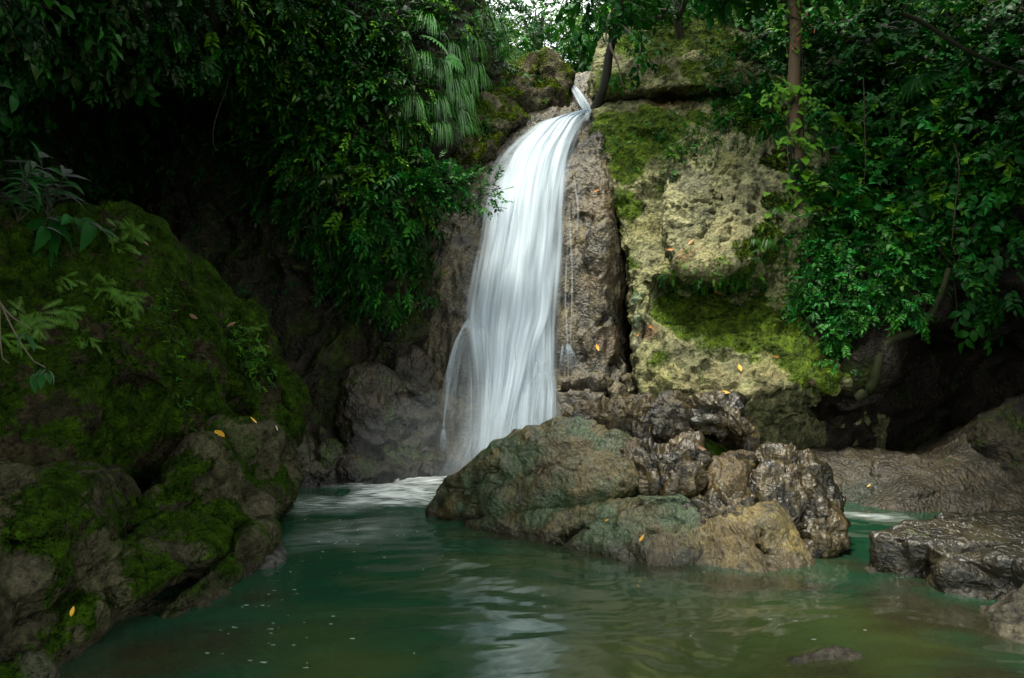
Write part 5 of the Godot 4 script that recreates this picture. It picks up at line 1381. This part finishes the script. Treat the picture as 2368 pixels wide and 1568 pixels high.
func trees() -> void:
	# trees closing the gorge above the lip, thin enough to let the sky through
	for q in [
		[1215, 150, 19.0, 1.6, 0.7, 260, 0.05, "pale green tree against the sky left of the gap above the fall"],
		[1350, 110, 18.0, 0.7, 0.6, 260, -0.05, "small sunlit tree directly above the lip of the waterfall"],
		[1400, 40, 17.0, 1.0, 0.8, 420, -0.05, "dark tree right of the bright gap above the waterfall"],
		[1330, 30, 20.0, 0.8, 0.4, 110, 0.05, "thin crown crossing the top of the bright gap"],
		[1232, 62, 18.6, 0.5, 0.36, 190, 0.05, "lacy small-leaved crown filling the left of the bright gap"],
		[1250, 42, 19.5, 0.5, 0.24, 110, 0.0, "wispy crown between the two bright gaps in the canopy"],
		[1570, -50, 12.6, 1.1, 0.5, 420, -0.2, "shady tree growing on top of the upper right rock"],
		[1560, 10, 16.5, 1.6, 0.9, 700, -0.15, "shady tree behind the upper right rock"],
		[1090, 10, 15.0, 0.8, 0.9, 420, -0.10, "drooping tree at the top left of the bright gap"],
	]:
		var c := P(q[0], q[1], q[2])
		var foot := Vector3(c.x + 0.3, c.y - 3.5, c.z - 0.3)
		var o := tree(foot, c, 0.14, 0.05, q[7])
		for k in 3: limb(o, c - Vector3(0, 0.6, 0), c + rv() * q[3] * 0.7, 0.05, 0.015)
		crown(c, Vector3(q[3], q[4], q[3]), q[5], [0.22, 0.5], ["tiny", "small"] if q[0] == 1232 else ["small", "oval", "tiny"], [2, 0, 2, 1] if q[0] == 1350 else [0, 1, 1, 2], q[6], o)
	# dark leaning trunk beside the chute, with leaves hanging in front of the rock
	var lean := tree(P(1368, 262, 12.0), P(1470, -120, 11.4), 0.07, 0.05, "dark leaning tree on the edge of the chute with drooping leaves", Color(0.03, 0.026, 0.02))
	limb(lean, P(1425, 60, 11.6), P(1480, 120, 10.9), 0.03, 0.01, -0.1)
	limb(lean, P(1415, 100, 11.7), P(1440, 200, 11.1), 0.025, 0.008, -0.1)
	limb(lean, P(1435, 20, 11.6), P(1390, 110, 11.2), 0.025, 0.008, -0.1)
	crown(P(1455, 110, 11.1), Vector3(0.34, 0.42, 0.3), 18, [0.2, 0.32], ["lance", "broad"], [1, 1, 0], -0.2, lean, "foliage")
	crown(P(1420, -20, 11.5), Vector3(0.7, 0.4, 0.6), 80, [0.3, 0.5], ["lance", "broad", "oval"], [1, 1, 0], -0.2, lean, "foliage")
	# the tree on the right shoulder, its trunk wrapped in a climber
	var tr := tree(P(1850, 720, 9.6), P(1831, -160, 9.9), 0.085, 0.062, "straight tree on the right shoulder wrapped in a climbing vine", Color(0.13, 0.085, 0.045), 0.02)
	put("dark_sleeve", acc_mesh(tube(bend(P(1850, 730, 9.6) - tr.position, P(1839, 215, 9.77) - tr.position, 0.0, 20, 0.0), 0.10, 0.078, 10, Color(0.016, 0.022, 0.006), 0.6)), M.bark, tr)  # darker sleeve around the lower part of the trunk
	limb(tr, P(1836, -20, 10.1), P(1960, -200, 10.4), 0.04, 0.02)
	crown(P(1840, -190, 10.2), Vector3(1.5, 0.6, 1.3), 700, [0.25, 0.5], ["oval", "broad"], [0, 3, 1], -0.2, tr)
	var cl := thing("climber", P(1838, 420, 9.75), "light green climbing vine with red flowers on the straight trunk", "vine")
	for s in 3:
		var pts := []
		for k in 26:
			var f := k / 25.0
			var a := f * 9.0 + s * 2.1
			pts.append(P(lerpf(1845, 1833, f), lerpf(560, 0, f), lerpf(9.72, 10.1, f)) + Vector3(cos(a) * 0.1, 0, sin(a) * 0.1) - cl.position)
		put("stem", acc_mesh(tube(pts, 0.008, 0.006, 4, Color(0.10, 0.075, 0.045))), M.bark, cl)
	for q in [[1835, 20, 45, 60, 40], [1832, 225, 30, 45, 70], [1800, 215, 20, 30, 26], [1842, 330, 24, 60, 70], [1850, 470, 30, 60, 60], [1845, 110, 16, 50, 8], [1840, 580, 26, 50, 20]]:
		for k in q[4]:
			var p := P(q[0] + rng.randfn() * q[2], q[1] + rng.randfn() * q[3] * 0.5, lerpf(9.55, 9.9, clampf(1.0 - q[1] / 560.0, 0, 1)) + rng.randf_range(-0.15, 0.1))
			put("leaf", leaves.oval[k % 3] if k % 3 else leaves.heart[0], leaf_tint(2), cl, Transform3D(basis_to(Vector3(rng.randf_range(-1, 1), -0.4, rng.randf_range(0, 1.2)), Vector3(0, 1, 0.6)).scaled(Vector3.ONE * rng.randf_range(0.5, 0.95)), p - cl.position))
	var red := leaf_mat(0.5, 0.4)
	red.albedo_color = lin(0.42, 0.07, 0.015)
	for k in 34:
		var c = [[1850, 20, 24, 12], [1872, 58, 20, 6], [1840, 80, 10, 16], [1832, 108, 8, 5]][k % 4]
		put("flower", leaves.small[k % 3], red, cl, Transform3D(basis_to(rv() + Vector3(0, 0, 0.5), Vector3.UP).scaled(Vector3.ONE * rng.randf_range(0.4, 0.7)), P(c[0] + rng.randfn() * c[2] * 0.6, c[1] + rng.randfn() * c[3] * 0.8, 9.72) - cl.position))
	# added unseen trees; crowns put in to block light from banks and foreground
	for q in [
		[Vector3(-6.4, 0, -2.2), Vector3(-4.3, 7.2, -3.4), Vector3(4.0, 1.5, 4.6), 6500, "added great tree leaning over the left bank, crown above the frame put in to shade it"],
		[Vector3(7.2, 0.6, -1.4), Vector3(5.6, 7.2, -3.6), Vector3(2.9, 1.4, 4.6), 5000, "added great tree leaning over the right bank, crown above the frame put in to shade it"],
		[Vector3(-2.6, 0.3, 5.5), Vector3(-0.4, 6.8, 2.6), Vector3(7.0, 1.2, 5.6), 4200, "added great spreading tree behind the viewpoint, unseen, put in to shade the foreground"],
	]:
		var o := tree(q[0], q[1], 0.4, 0.2, q[4])
		for k in 5: limb(o, q[1] - Vector3(0, 0.5, 0), q[1] + rv() * q[2] * 0.8, 0.12, 0.04)
		crown(q[1], q[2], q[3], [0.5, 0.95], ["oval", "broad", "small"], [0, 1, 1], -0.3, o)
	# the leafy branch reaching out over the white water from the left
	var br := thing("branch", P(770, 520, 9.9), "leafy branch reaching from the left cliff out in front of the white water", "branch")
	var ends := [P(1172, 482, 9.5), P(1150, 440, 9.55), P(1060, 400, 9.5), P(1120, 400, 9.7), P(960, 440, 9.5), P(1010, 380, 9.6), P(880, 480, 9.4), P(830, 560, 9.5), P(1090, 470, 9.4)]
	var hub := P(960, 470, 9.65)
	put("stem", acc_mesh(tube(bend(Vector3.ZERO, hub - br.position, -0.05, 10, 0.06), 0.022, 0.013, 6, Color(0.035, 0.03, 0.02), 0.2)), M.bark, br)
	var sp := [[], []]
	for e in ends:
		var a := (hub if e.x > hub.x - 0.1 else P(840, 505, 9.8))
		var pts := bend(a - br.position, e - br.position, -0.06, 9, 0.05)
		put("twig", acc_mesh(tube(pts, 0.009, 0.003, 4, Color(0.04, 0.034, 0.022))), M.bark, br)
		for k in 36:
			var t := rng.randf_range(1.5, 9.0)
			var p: Vector3 = pts[int(t)].lerp(pts[mini(int(t) + 1, 9)], t - int(t))
			sp[0].append(Transform3D(basis_to((e - a).normalized() * 0.7 + rv() * 0.9 + Vector3(0, -0.1, 0.2), Vector3.UP + rv() * 0.4).scaled(Vector3.ONE * rng.randf_range(0.13, 0.24)), p + rv() * 0.07))
			sp[1].append(green([0, 3, 1, 0][k % 4]))
	many("foliage", sprays.oval, M.leaf, sp[0], sp[1], br)
	# mossy limb curling down the edge of the right hollow
	var mossy := []
	for q in [[2195, 620, 8.7], [2175, 680, 8.75], [2150, 730, 8.8], [2120, 765, 8.75], [2075, 780, 8.65], [2040, 805, 8.6], [2028, 845, 8.55], [2015, 890, 8.6], [1975, 925, 8.7]]: mossy.append(P(q[0], q[1], q[2]))
	var fine := []
	for k in mossy.size() - 1:
		for j in 5: fine.append(cr(mossy[maxi(k - 1, 0)], mossy[k], mossy[k + 1], mossy[mini(k + 2, mossy.size() - 1)], j / 5.0))
	var mo := put("root", acc_mesh(tube(fine, 0.03, 0.055, 10, Color(0.026, 0.034, 0.006), 0.3)), M.bark)
	tag(mo, "thick moss-covered root curling down the edge of the right hollow", "root")
	# bare hanging roots and vines
	for q in [
		[2190, 560, 2120, 720, 9.0, "reddish aerial root hanging left of the tangle on the right"], [2230, 540, 2200, 760, 8.9, "long reddish aerial root hanging straight over the right hollow"], [2160, 560, 2260, 660, 8.9, "aerial root crossing the tangle on the right"], [2260, 520, 2170, 690, 8.8, "thin aerial root slanting down to the mossy root"],
		[2205, 330, 2212, 590, 8.6, "long pale vine hanging in front of the right bank"], [1996, 180, 2004, 470, 9.4, "thin upright brown stem among the leaves right of the straight tree"], [1612, 20, 1625, 100, 11.8, "dead creeper hanging on the upper right rock"],
	]:
		vine(bend(P(q[0], q[1], q[4]), P(q[2], q[3], q[4] - 0.1), 0.03, 14, 0.1), 0.007, q[5], Color(0.06, 0.04, 0.025))
	for q in [[540, 60, 500, 350, 9.0, "thin vine hanging down the left undergrowth"], [770, 440, 765, 620, 9.7, "pale straight creeper on the bare patch of the left cliff"], [1005, 690, 940, 702, 9.7, "dead stick jutting from the cliff toward the fall"], [2085, 32, 2380, 190, 8.2, "mossy bough crossing the dark upper right corner"]]:
		vine(bend(P(q[0], q[1], q[4]), P(q[2], q[3], q[4] - 0.1), 0.03, 14, 0.08), 0.028 if q[0] == 2085 else 0.008, q[5], Color(0.02, 0.022, 0.008))

func shrubs() -> void:
	var R := ["right_bank"]
	var RF := ["rock_face", "pale_slab", "right_bank"]
	for q in [
		[1880, 190, R, "oval", 0.5, 5, 3, "bright shrub just right of the straight trunk, near the top"],
		[1930, 110, R, "broad", 0.55, 4, 3, "shrub with large ribbed leaves high to the right of the straight trunk"],
		[1790, 100, R, "broad", 0.5, 4, 3, "large-leaved shrub left of the straight trunk, near the top"],
		[1745, 130, R, "heart", 0.42, 3, 1, "dark heart-leaved plant left of the straight trunk"],
		[1770, 165, R, "heart", 0.4, 3, 1, "cluster of big dark heart-shaped leaves on the shoulder"],
		[1905, 300, R, "heart", 0.45, 4, 3, "pale heart-leaved plant right of the straight trunk at mid-height"],
		[1965, 250, R, "oval", 0.5, 6, 2, "young yellowish shrub in the middle of the right bank"],
		[2040, 130, R, "broad", 0.6, 5, 3, "tall shrub near the top of the right bank"],
		[2060, 300, R, "oval", 0.55, 6, 3, "glossy shrub in the middle of the right bank"],
		[2140, 210, R, "oval", 0.55, 6, 2, "light green shrub under the mossy bough"],
		[1960, 390, R, "heart", 0.4, 4, 3, "heart-leaved plant below the glossy shrubs on the right bank"],
		[2040, 430, R, "broad", 0.5, 4, 1, "dark broad-leaved plant in the lower middle of the right bank"],
		[2120, 380, R, "lance", 0.5, 6, 0, "narrow-leaved shrub deep in the right bank"],
		[2180, 470, R, "oval", 0.5, 5, 1, "dark shrub beside the long pale vine"],
		[1985, 530, R, "oval", 0.45, 6, 3, "bluish shrub above the leafy curtain on the right"],
		[1900, 600, RF, "small", 0.45, 7, 0, "fine-leaved shrub at the top of the leafy curtain"],
		[1960, 690, R, "small", 0.45, 8, 3, "bushy fine-leaved shrub bulging from the leafy curtain"],
		[1930, 800, R, "small", 0.35, 6, 0, "lowest shrub of the leafy curtain, its tip over the hollow"],
		[2270, 580, R, "heart", 0.55, 5, 1, "glossy round-leaved spray hanging at the far right"],
		[2300, 440, R, "oval", 0.5, 5, 2, "yellowish leaf spray in the dark at the right edge"],
		[1830, 540, RF, "oval", 0.35, 5, 2, "fresh green plant on the ledge beside the tree foot"],
		[1875, 470, RF, "oval", 0.35, 5, 2, "light green plant right of the tree foot"],
	]:
		shrub(q[0], q[1], q[2], q[3], q[4], q[5], q[6], q[7])
	for q in [
		[40, 510, ["moss_massif", "left_cliff"], "lance", 0.5, 6, 1, "dark long-leaved plant on top of the largest left boulder"],
		[110, 500, ["moss_massif", "left_cliff"], "broad", 0.4, 5, 1, "broad dark leaves leaning over the largest left boulder"],
		[60, 380, ["left_cliff"], "lance", 0.5, 6, 1, "dark narrow-leaved shrub at the left edge below the overhang"],
		[660, 200, ["left_cliff"], "oval", 0.45, 6, 1, "dark glossy shrub in the left undergrowth beside the hollow"],
		[720, 270, ["left_cliff"], "oval", 0.45, 6, 3, "shrub with shiny leaves in the middle of the left undergrowth"],
		[700, 330, ["left_cliff"], "lance", 0.4, 6, 0, "narrow-leaved shrub above the bare rock on the left"],
		[850, 120, ["left_cliff"], "broad", 0.5, 5, 1, "broad-leaved plant high in the left undergrowth"],
		[930, 90, ["left_cliff"], "oval", 0.5, 6, 0, "leafy shrub at the top of the left undergrowth near the fall"],
		[860, 640, ["left_cliff"], "small", 0.4, 7, 1, "small-leaved shrub low on the left cliff"],
		[930, 600, ["left_cliff"], "small", 0.35, 7, 2, "fresh green shrub on the left cliff beside the grey wall"],
		[880, 700, ["left_cliff"], "lance", 0.3, 6, 1, "bluish shrub hanging at the lower end of the left undergrowth"],
	]:
		shrub(q[0], q[1], q[2], q[3], q[4], q[5], q[6], q[7])
	# fan palms
	for q in [[1720, 65, R, 0.4, "fan palm leaf at the top of the right shoulder"], [1935, 345, R, 0.38, "fan palm low in the right bank beside the heart-leaved plants"], [2150, 245, R, 0.5, "dark fan palm hanging on the upper right"], [2080, 60, R, 0.6, "large fan palm in the upper right corner"], [1890, 700, R, 0.25, "small fan palm in the leafy curtain"], [995, 130, ["left_cliff"], 0.3, "fan palm leaf among the grasses left of the fall"]]:
		var r := root_at(q[2], q[0], q[1])
		var o := thing("fan_palm", r[0], q[4], "palm")
		for k in 4:
			var d: Vector3 = r[1] + rv() * 0.8 + Vector3(0, 0.3, 0)
			var e: Vector3 = d.normalized() * q[3] * 0.9
			put("stalk", acc_mesh(tube(bend(Vector3.ZERO, e, -0.05, 5), 0.008, 0.006, 4, Color(0.05, 0.06, 0.02))), M.bark, o)
			put("leaf", leaves.fan[k % 2], leaf_tint(1 if q[0] > 2000 else 0), o, Transform3D(basis_to(d + Vector3(0, -0.9, 0), r[1] + Vector3.UP).scaled(Vector3.ONE * q[3]), e))
	# ferns on the left boulders
	var ML := ["moss_massif", "moss_ridge"]
	fern(290, 535, ML, 0.28, 16, "large pale fern on the crown of the largest left boulder")
	fern(265, 575, ML, 0.22, 9, "smaller fern just below the large pale one")
	fern(130, 650, ML, 0.2, 9, "drooping fern on the left shoulder of the largest boulder")
	fern(232, 670, ML, 0.24, 11, "narrow upright fern in the middle of the largest boulder")
	fern(290, 690, ML, 0.28, 13, "feathery fern beside the narrow one on the largest boulder")
	fern(270, 740, ML, 0.18, 7, "low fern below the feathery one")
	fern(60, 740, ML, 0.3, 14, "wide fern bed at the left edge of the largest boulder")
	fern(140, 730, ML, 0.28, 12, "fern with many fronds right of the wide fern bed")
	fern(185, 790, ML, 0.18, 7, "small fern at the lower right of the fern bed")
	fern(20, 800, ML, 0.26, 10, "fern cut by the left edge")
	fern(575, 765, ML, 0.2, 9, "yellowish fern on the ridge boulder")
	fern(590, 800, ML, 0.16, 6, "small fern under the yellowish one on the ridge boulder")
	# a twig with blurred leaves close to the left edge
	var tw := thing("branch", P(-10, 690, 4.6), "thin bare twig with a few broad dark leaves near the left edge", "branch")
	for e in [P(105, 850, 4.5), P(20, 840, 4.5), P(70, 760, 4.4)]:
		put("stem", acc_mesh(tube(bend(Vector3.ZERO, e - tw.position, 0.03, 8, 0.05), 0.006, 0.003, 5, Color(0.09, 0.075, 0.045))), M.bark, tw)
	for k in 9:
		put("leaf", leaves.oval[k % 3], leaf_tint(1), tw, Transform3D(basis_to(Vector3(rng.randf_range(-1, 1), -0.6, rng.randf_range(-0.3, 0.8)), Vector3.UP).scaled(Vector3.ONE * 0.85), (P(95, 855, 4.5) if k < 6 else P(70, 770, 4.4)) - tw.position + rv() * 0.03))

func grasses() -> void:
	var g := "tufts of the hanging grass curtain"
	var lab := "long grass tuft in the thick hanging curtain left of the round mossy boulder"
	for q in [[1040, 170, 1.0, 3], [1060, 200, 1.0, 3], [1010, 200, 0.9, 3], [1075, 235, 0.9, 3], [1030, 280, 1.0, 3], [1000, 300, 0.8, 3], [970, 150, 0.9, 3], [980, 90, 1.0, 3], [1020, 110, 1.0, 3], [1080, 150, 0.9, 3], [1060, 90, 0.9, 3], [950, 260, 0.9, 3], [1000, 160, 0.9, 3], [1050, 240, 1.0, 3], [1025, 230, 0.9, 0], [1085, 190, 0.9, 0], [985, 230, 0.9, 3], [1060, 280, 0.9, 3], [1040, 130, 0.9, 0], [1000, 260, 0.9, 3]]:
		grass(q[0], q[1], ["left_cliff", "lip_slope"], q[2], lab, g, Color(0.045, 0.20, 0.012), q[3])
	for q in [
		[1050, 320, 0.8, 0, "lowest grass tuft under the hanging curtain, beside the mossy slope left of the cascade"], [930, 110, 0.9, 3, "grass tuft above and left of the hanging curtain"], [1100, 60, 1.0, 3, "grass tuft under the trees, first one left of the bright gap"], [1130, 100, 1.0, 3, "grass tuft hanging just above the round mossy boulder by the lip"], [1160, 50, 1.0, 3, "highest grass tuft beside the bright gap in the canopy"],
		[690, 195, 0.75, 0, "arching grass tuft alone in the dark middle of the left undergrowth"], [645, 210, 0.6, 1, "small grass tuft left of the arching one in the left undergrowth"], [730, 220, 0.6, 0, "small grass tuft right of the arching one in the left undergrowth"], [880, 280, 0.8, 3, "long grass tuft in the shade left of the hanging curtain"], [920, 330, 0.8, 3, "grass tuft below the shaded long one, over the leafy branch"], [860, 360, 0.7, 0, "lowest grass tuft in the left undergrowth, above the leafy branch"], [1010, 365, 0.8, 0, "grass tuft hanging right behind the leafy branch"], [840, 240, 0.7, 1, "thin grass tuft high in the left undergrowth"], [900, 200, 0.8, 3, "grass tuft between the thin high one and the hanging curtain"],
	]:
		grass(q[0], q[1], ["left_cliff", "lip_slope"], q[2], q[4], "", Color(0.045, 0.20, 0.012), q[3])
	grass(1170, 190, ["lip_round"], 0.5, "drooping grass tuft on the left side of the round mossy boulder by the lip")
	grass(1215, 175, ["lip_round"], 0.3, "small grass tuft on top of the round mossy boulder by the lip")
	var RF := ["rock_face", "pale_slab", "right_bank"]
	for q in [[1660, 150, 0.6, "grass tuft on the upper right rock, below the trees"], [1620, 125, 0.45, "short grass tuft near the middle of the upper right rock"], [1540, 110, 0.4, "bluish grass tuft left on the upper right rock"], [1700, 190, 0.6, "dense grass tuft at the right end of the upper right rock"], [1650, 245, 0.7, "bright grass tuft on the ledge below the upper right rock"], [1625, 235, 0.5, "pale grass tuft left of the bright ledge tuft"], [1550, 262, 0.35, "small grass tuft on the mossy ledge near the chute"], [1780, 255, 0.7, "grass tuft hanging on the shoulder left of the straight trunk"], [1800, 495, 0.6, "pale drooping grass tuft on the rough right part of the rock face"], [1862, 540, 0.6, "long-bladed grass tuft right of the pale drooping one"], [1775, 565, 0.5, "yellow-green grass tuft at the foot of the rough rock"], [1745, 560, 0.35, "small grass tuft on the lower edge of the rough rock"], [1860, 330, 0.5, "grass tuft in the shade of the straight trunk"]]:
		grass(q[0], q[1], RF, q[2], q[3])

# cushions of moss: short blades standing on the greenest parts of the stones
func moss() -> void:
	var a := new_acc()
	for k in 7:
		var q := TAU * k / 7.0 + rng.randf_range(-0.3, 0.3)
		var out := Vector3(cos(q), 0, sin(q)) * rng.randf_range(0.3, 1.0)
		var side := Vector3(-sin(q), 0, cos(q)) * 0.16
		var o: int = a.v.size()
		var h := rng.randf_range(0.5, 1.0)
		a.v.append_array([out * 0.3 - side, out * 0.3 + side, out + Vector3(0, h, 0)])
		for j in 3:
			a.n.append((Vector3.UP + out * 0.5).normalized())
			a.c.append(Color.WHITE)
		a.i.append_array([o, o + 1, o + 2])
	var tuft_mesh := acc_mesh(a)
	var mm := leaf_mat(0.9, 0.4, 0.2)
	for q in [[["moss_massif", "moss_ridge"], 15000, 0.011, "short fuzzy moss covering the two large left boulders", Color(0.022, 0.050, 0.003)], [["slant_tongue", "foot_slab", "overhang_block", "edge_round"], 9000, 0.009, "short fuzzy moss on the lower boulders of the left pile", Color(0.022, 0.050, 0.003)], [["rock_face", "pale_slab"], 11000, 0.014, "short bright moss on the pale rock face", Color(0.085, 0.14, 0.007)], [["lip_round", "lip_slope"], 3500, 0.018, "short moss on the boulders left of the lip", Color(0.07, 0.11, 0.007)]]:
		var xf := []
		var cols := []
		for name in q[0]:
			var d: Dictionary = surf[name]
			if d.moss.is_empty(): continue
			for k in q[1] / q[0].size():
				var at: int = d.moss[rng.randi() % d.moss.size()]
				var n: Vector3 = d.nrm[at]
				if n.dot(Vector3(0, 1.6, 0) - d.pos[at]) < 0.0: continue
				var s: float = q[2] * rng.randf_range(0.6, 1.5)
				var t := n.cross(Vector3(rng.randf(), rng.randf(), 1).normalized()).normalized()
				xf.append(Transform3D(Basis(t, n, t.cross(n)).scaled_local(Vector3(s, s, s)), d.pos[at] + rv() * 0.012))
				var v := clampf(nf.get_noise_3dv(d.pos[at] * 5.0 + Vector3(1, 9, 3)) * 1.2 + 0.6, 0.25, 1.2)
				cols.append(q[4] * v * rng.randf_range(0.6, 1.3))
		tag(many("moss", tuft_mesh, mm, xf, cols), q[3], "moss")

func litter() -> void:
	# fallen leaves, each where it lies
	var yellow := lin(0.62, 0.33, 0.02)
	var orange := lin(0.5, 0.19, 0.03)
	var brown := lin(0.20, 0.10, 0.05)
	var all := surf.keys()
	for q in [
		[497, 998, 0.13, yellow, "yellow fallen leaf lying on top of the blocky left boulder"], [591, 980, 0.07, yellow, "small yellow leaf on the moss above the blocky left boulder"], [160, 1430, 0.05, yellow, "tiny yellow leaf on the slanting mossy boulder"],
		[437, 724, 0.08, brown, "brown leaf on the mossy ridge boulder"], [525, 758, 0.09, brown, "curled brown leaf beside the yellowish fern"], [326, 558, 0.08, brown, "brown leaf near the large pale fern"], [635, 985, 0.05, lin(0.5, 0.45, 0.3), "pale leaf scrap at the pool end of the mossy ridge boulder"],
		[1381, 798, 0.10, yellow, "yellow leaf stuck to the wet wall right of the fall"], [1387, 437, 0.08, orange, "orange leaf high on the wet wall right of the fall"], [1105, 330, 0.08, yellow, "yellow leaf on the mossy slope left of the cascade"], [860, 496, 0.1, yellow, "yellow leaf in the left undergrowth"],
		[1650, 678, 0.12, yellow, "yellow leaf on the mossy slab below the dark ledge"], [1708, 843, 0.12, yellow, "yellow leaf beside the pale patch of the lower slab"], [1660, 910, 0.10, yellow, "yellow leaf on the lip of the lower slab"], [1502, 755, 0.08, orange, "orange leaf on the left edge of the lower slab"], [1475, 776, 0.07, orange, "small orange leaf on the pale left edge of the lower slab"], [1640, 893, 0.07, brown, "brown leaf on the lower slab near its lip"], [1605, 856, 0.06, brown, "brown scrap of leaf on the lower slab"], [1800, 825, 0.07, orange, "orange leaf on the shady right of the lower slab"], [1592, 568, 0.10, orange, "long orange leaf on the pale rock above the ledge"], [1560, 575, 0.09, orange, "orange leaf left of the long one on the pale rock"], [1735, 230, 0.08, orange, "orange leaf on the shoulder near the grass tufts"], [1870, 880, 0.08, brown, "brown leaf at the edge of the right hollow"],
		[1246, 1098, 0.07, brown, "red-brown leaf on the green whaleback of the big boulder"], [1538, 1110, 0.10, orange, "orange leaf caught in the folds of the big boulder"], [1480, 1255, 0.06, yellow, "yellow leaf low on the wet shelf of the big boulder"], [1610, 1035, 0.07, brown, "brown leaf beside the mossy hole of the big boulder"], [1402, 1205, 0.04, yellow, "tiny yellow leaf above the wet shelf of the big boulder"],
		[2005, 1128, 0.05, yellow, "tiny yellow-green leaf on the brown apron right of the big boulder"], [2290, 1060, 0.08, lin(0.1, 0.2, 0.03), "green leaf lying on the brown apron near the right edge"], [1505, 1000, 0.06, yellow, "yellow leaf on the black crest of the big boulder"],
	]:
		var r := root_at(all, q[0], q[1])
		var m := leaf_acc(q[2], q[2] * 0.2, "oval", -0.25, 0.45, 5)
		var mat := leaf_mat(0.5, 0.4)
		mat.albedo_color = q[3]
		mat.vertex_color_use_as_albedo = false
		var d := rv() + Vector3(0.6, 0, 0)
		d -= r[1] * d.dot(r[1])
		var o := put("fallen_leaf", acc_mesh(m), mat)
		o.transform = Transform3D(basis_to(d, r[1]), r[0] + r[1] * 0.012)
		tag(o, q[4], "leaf")
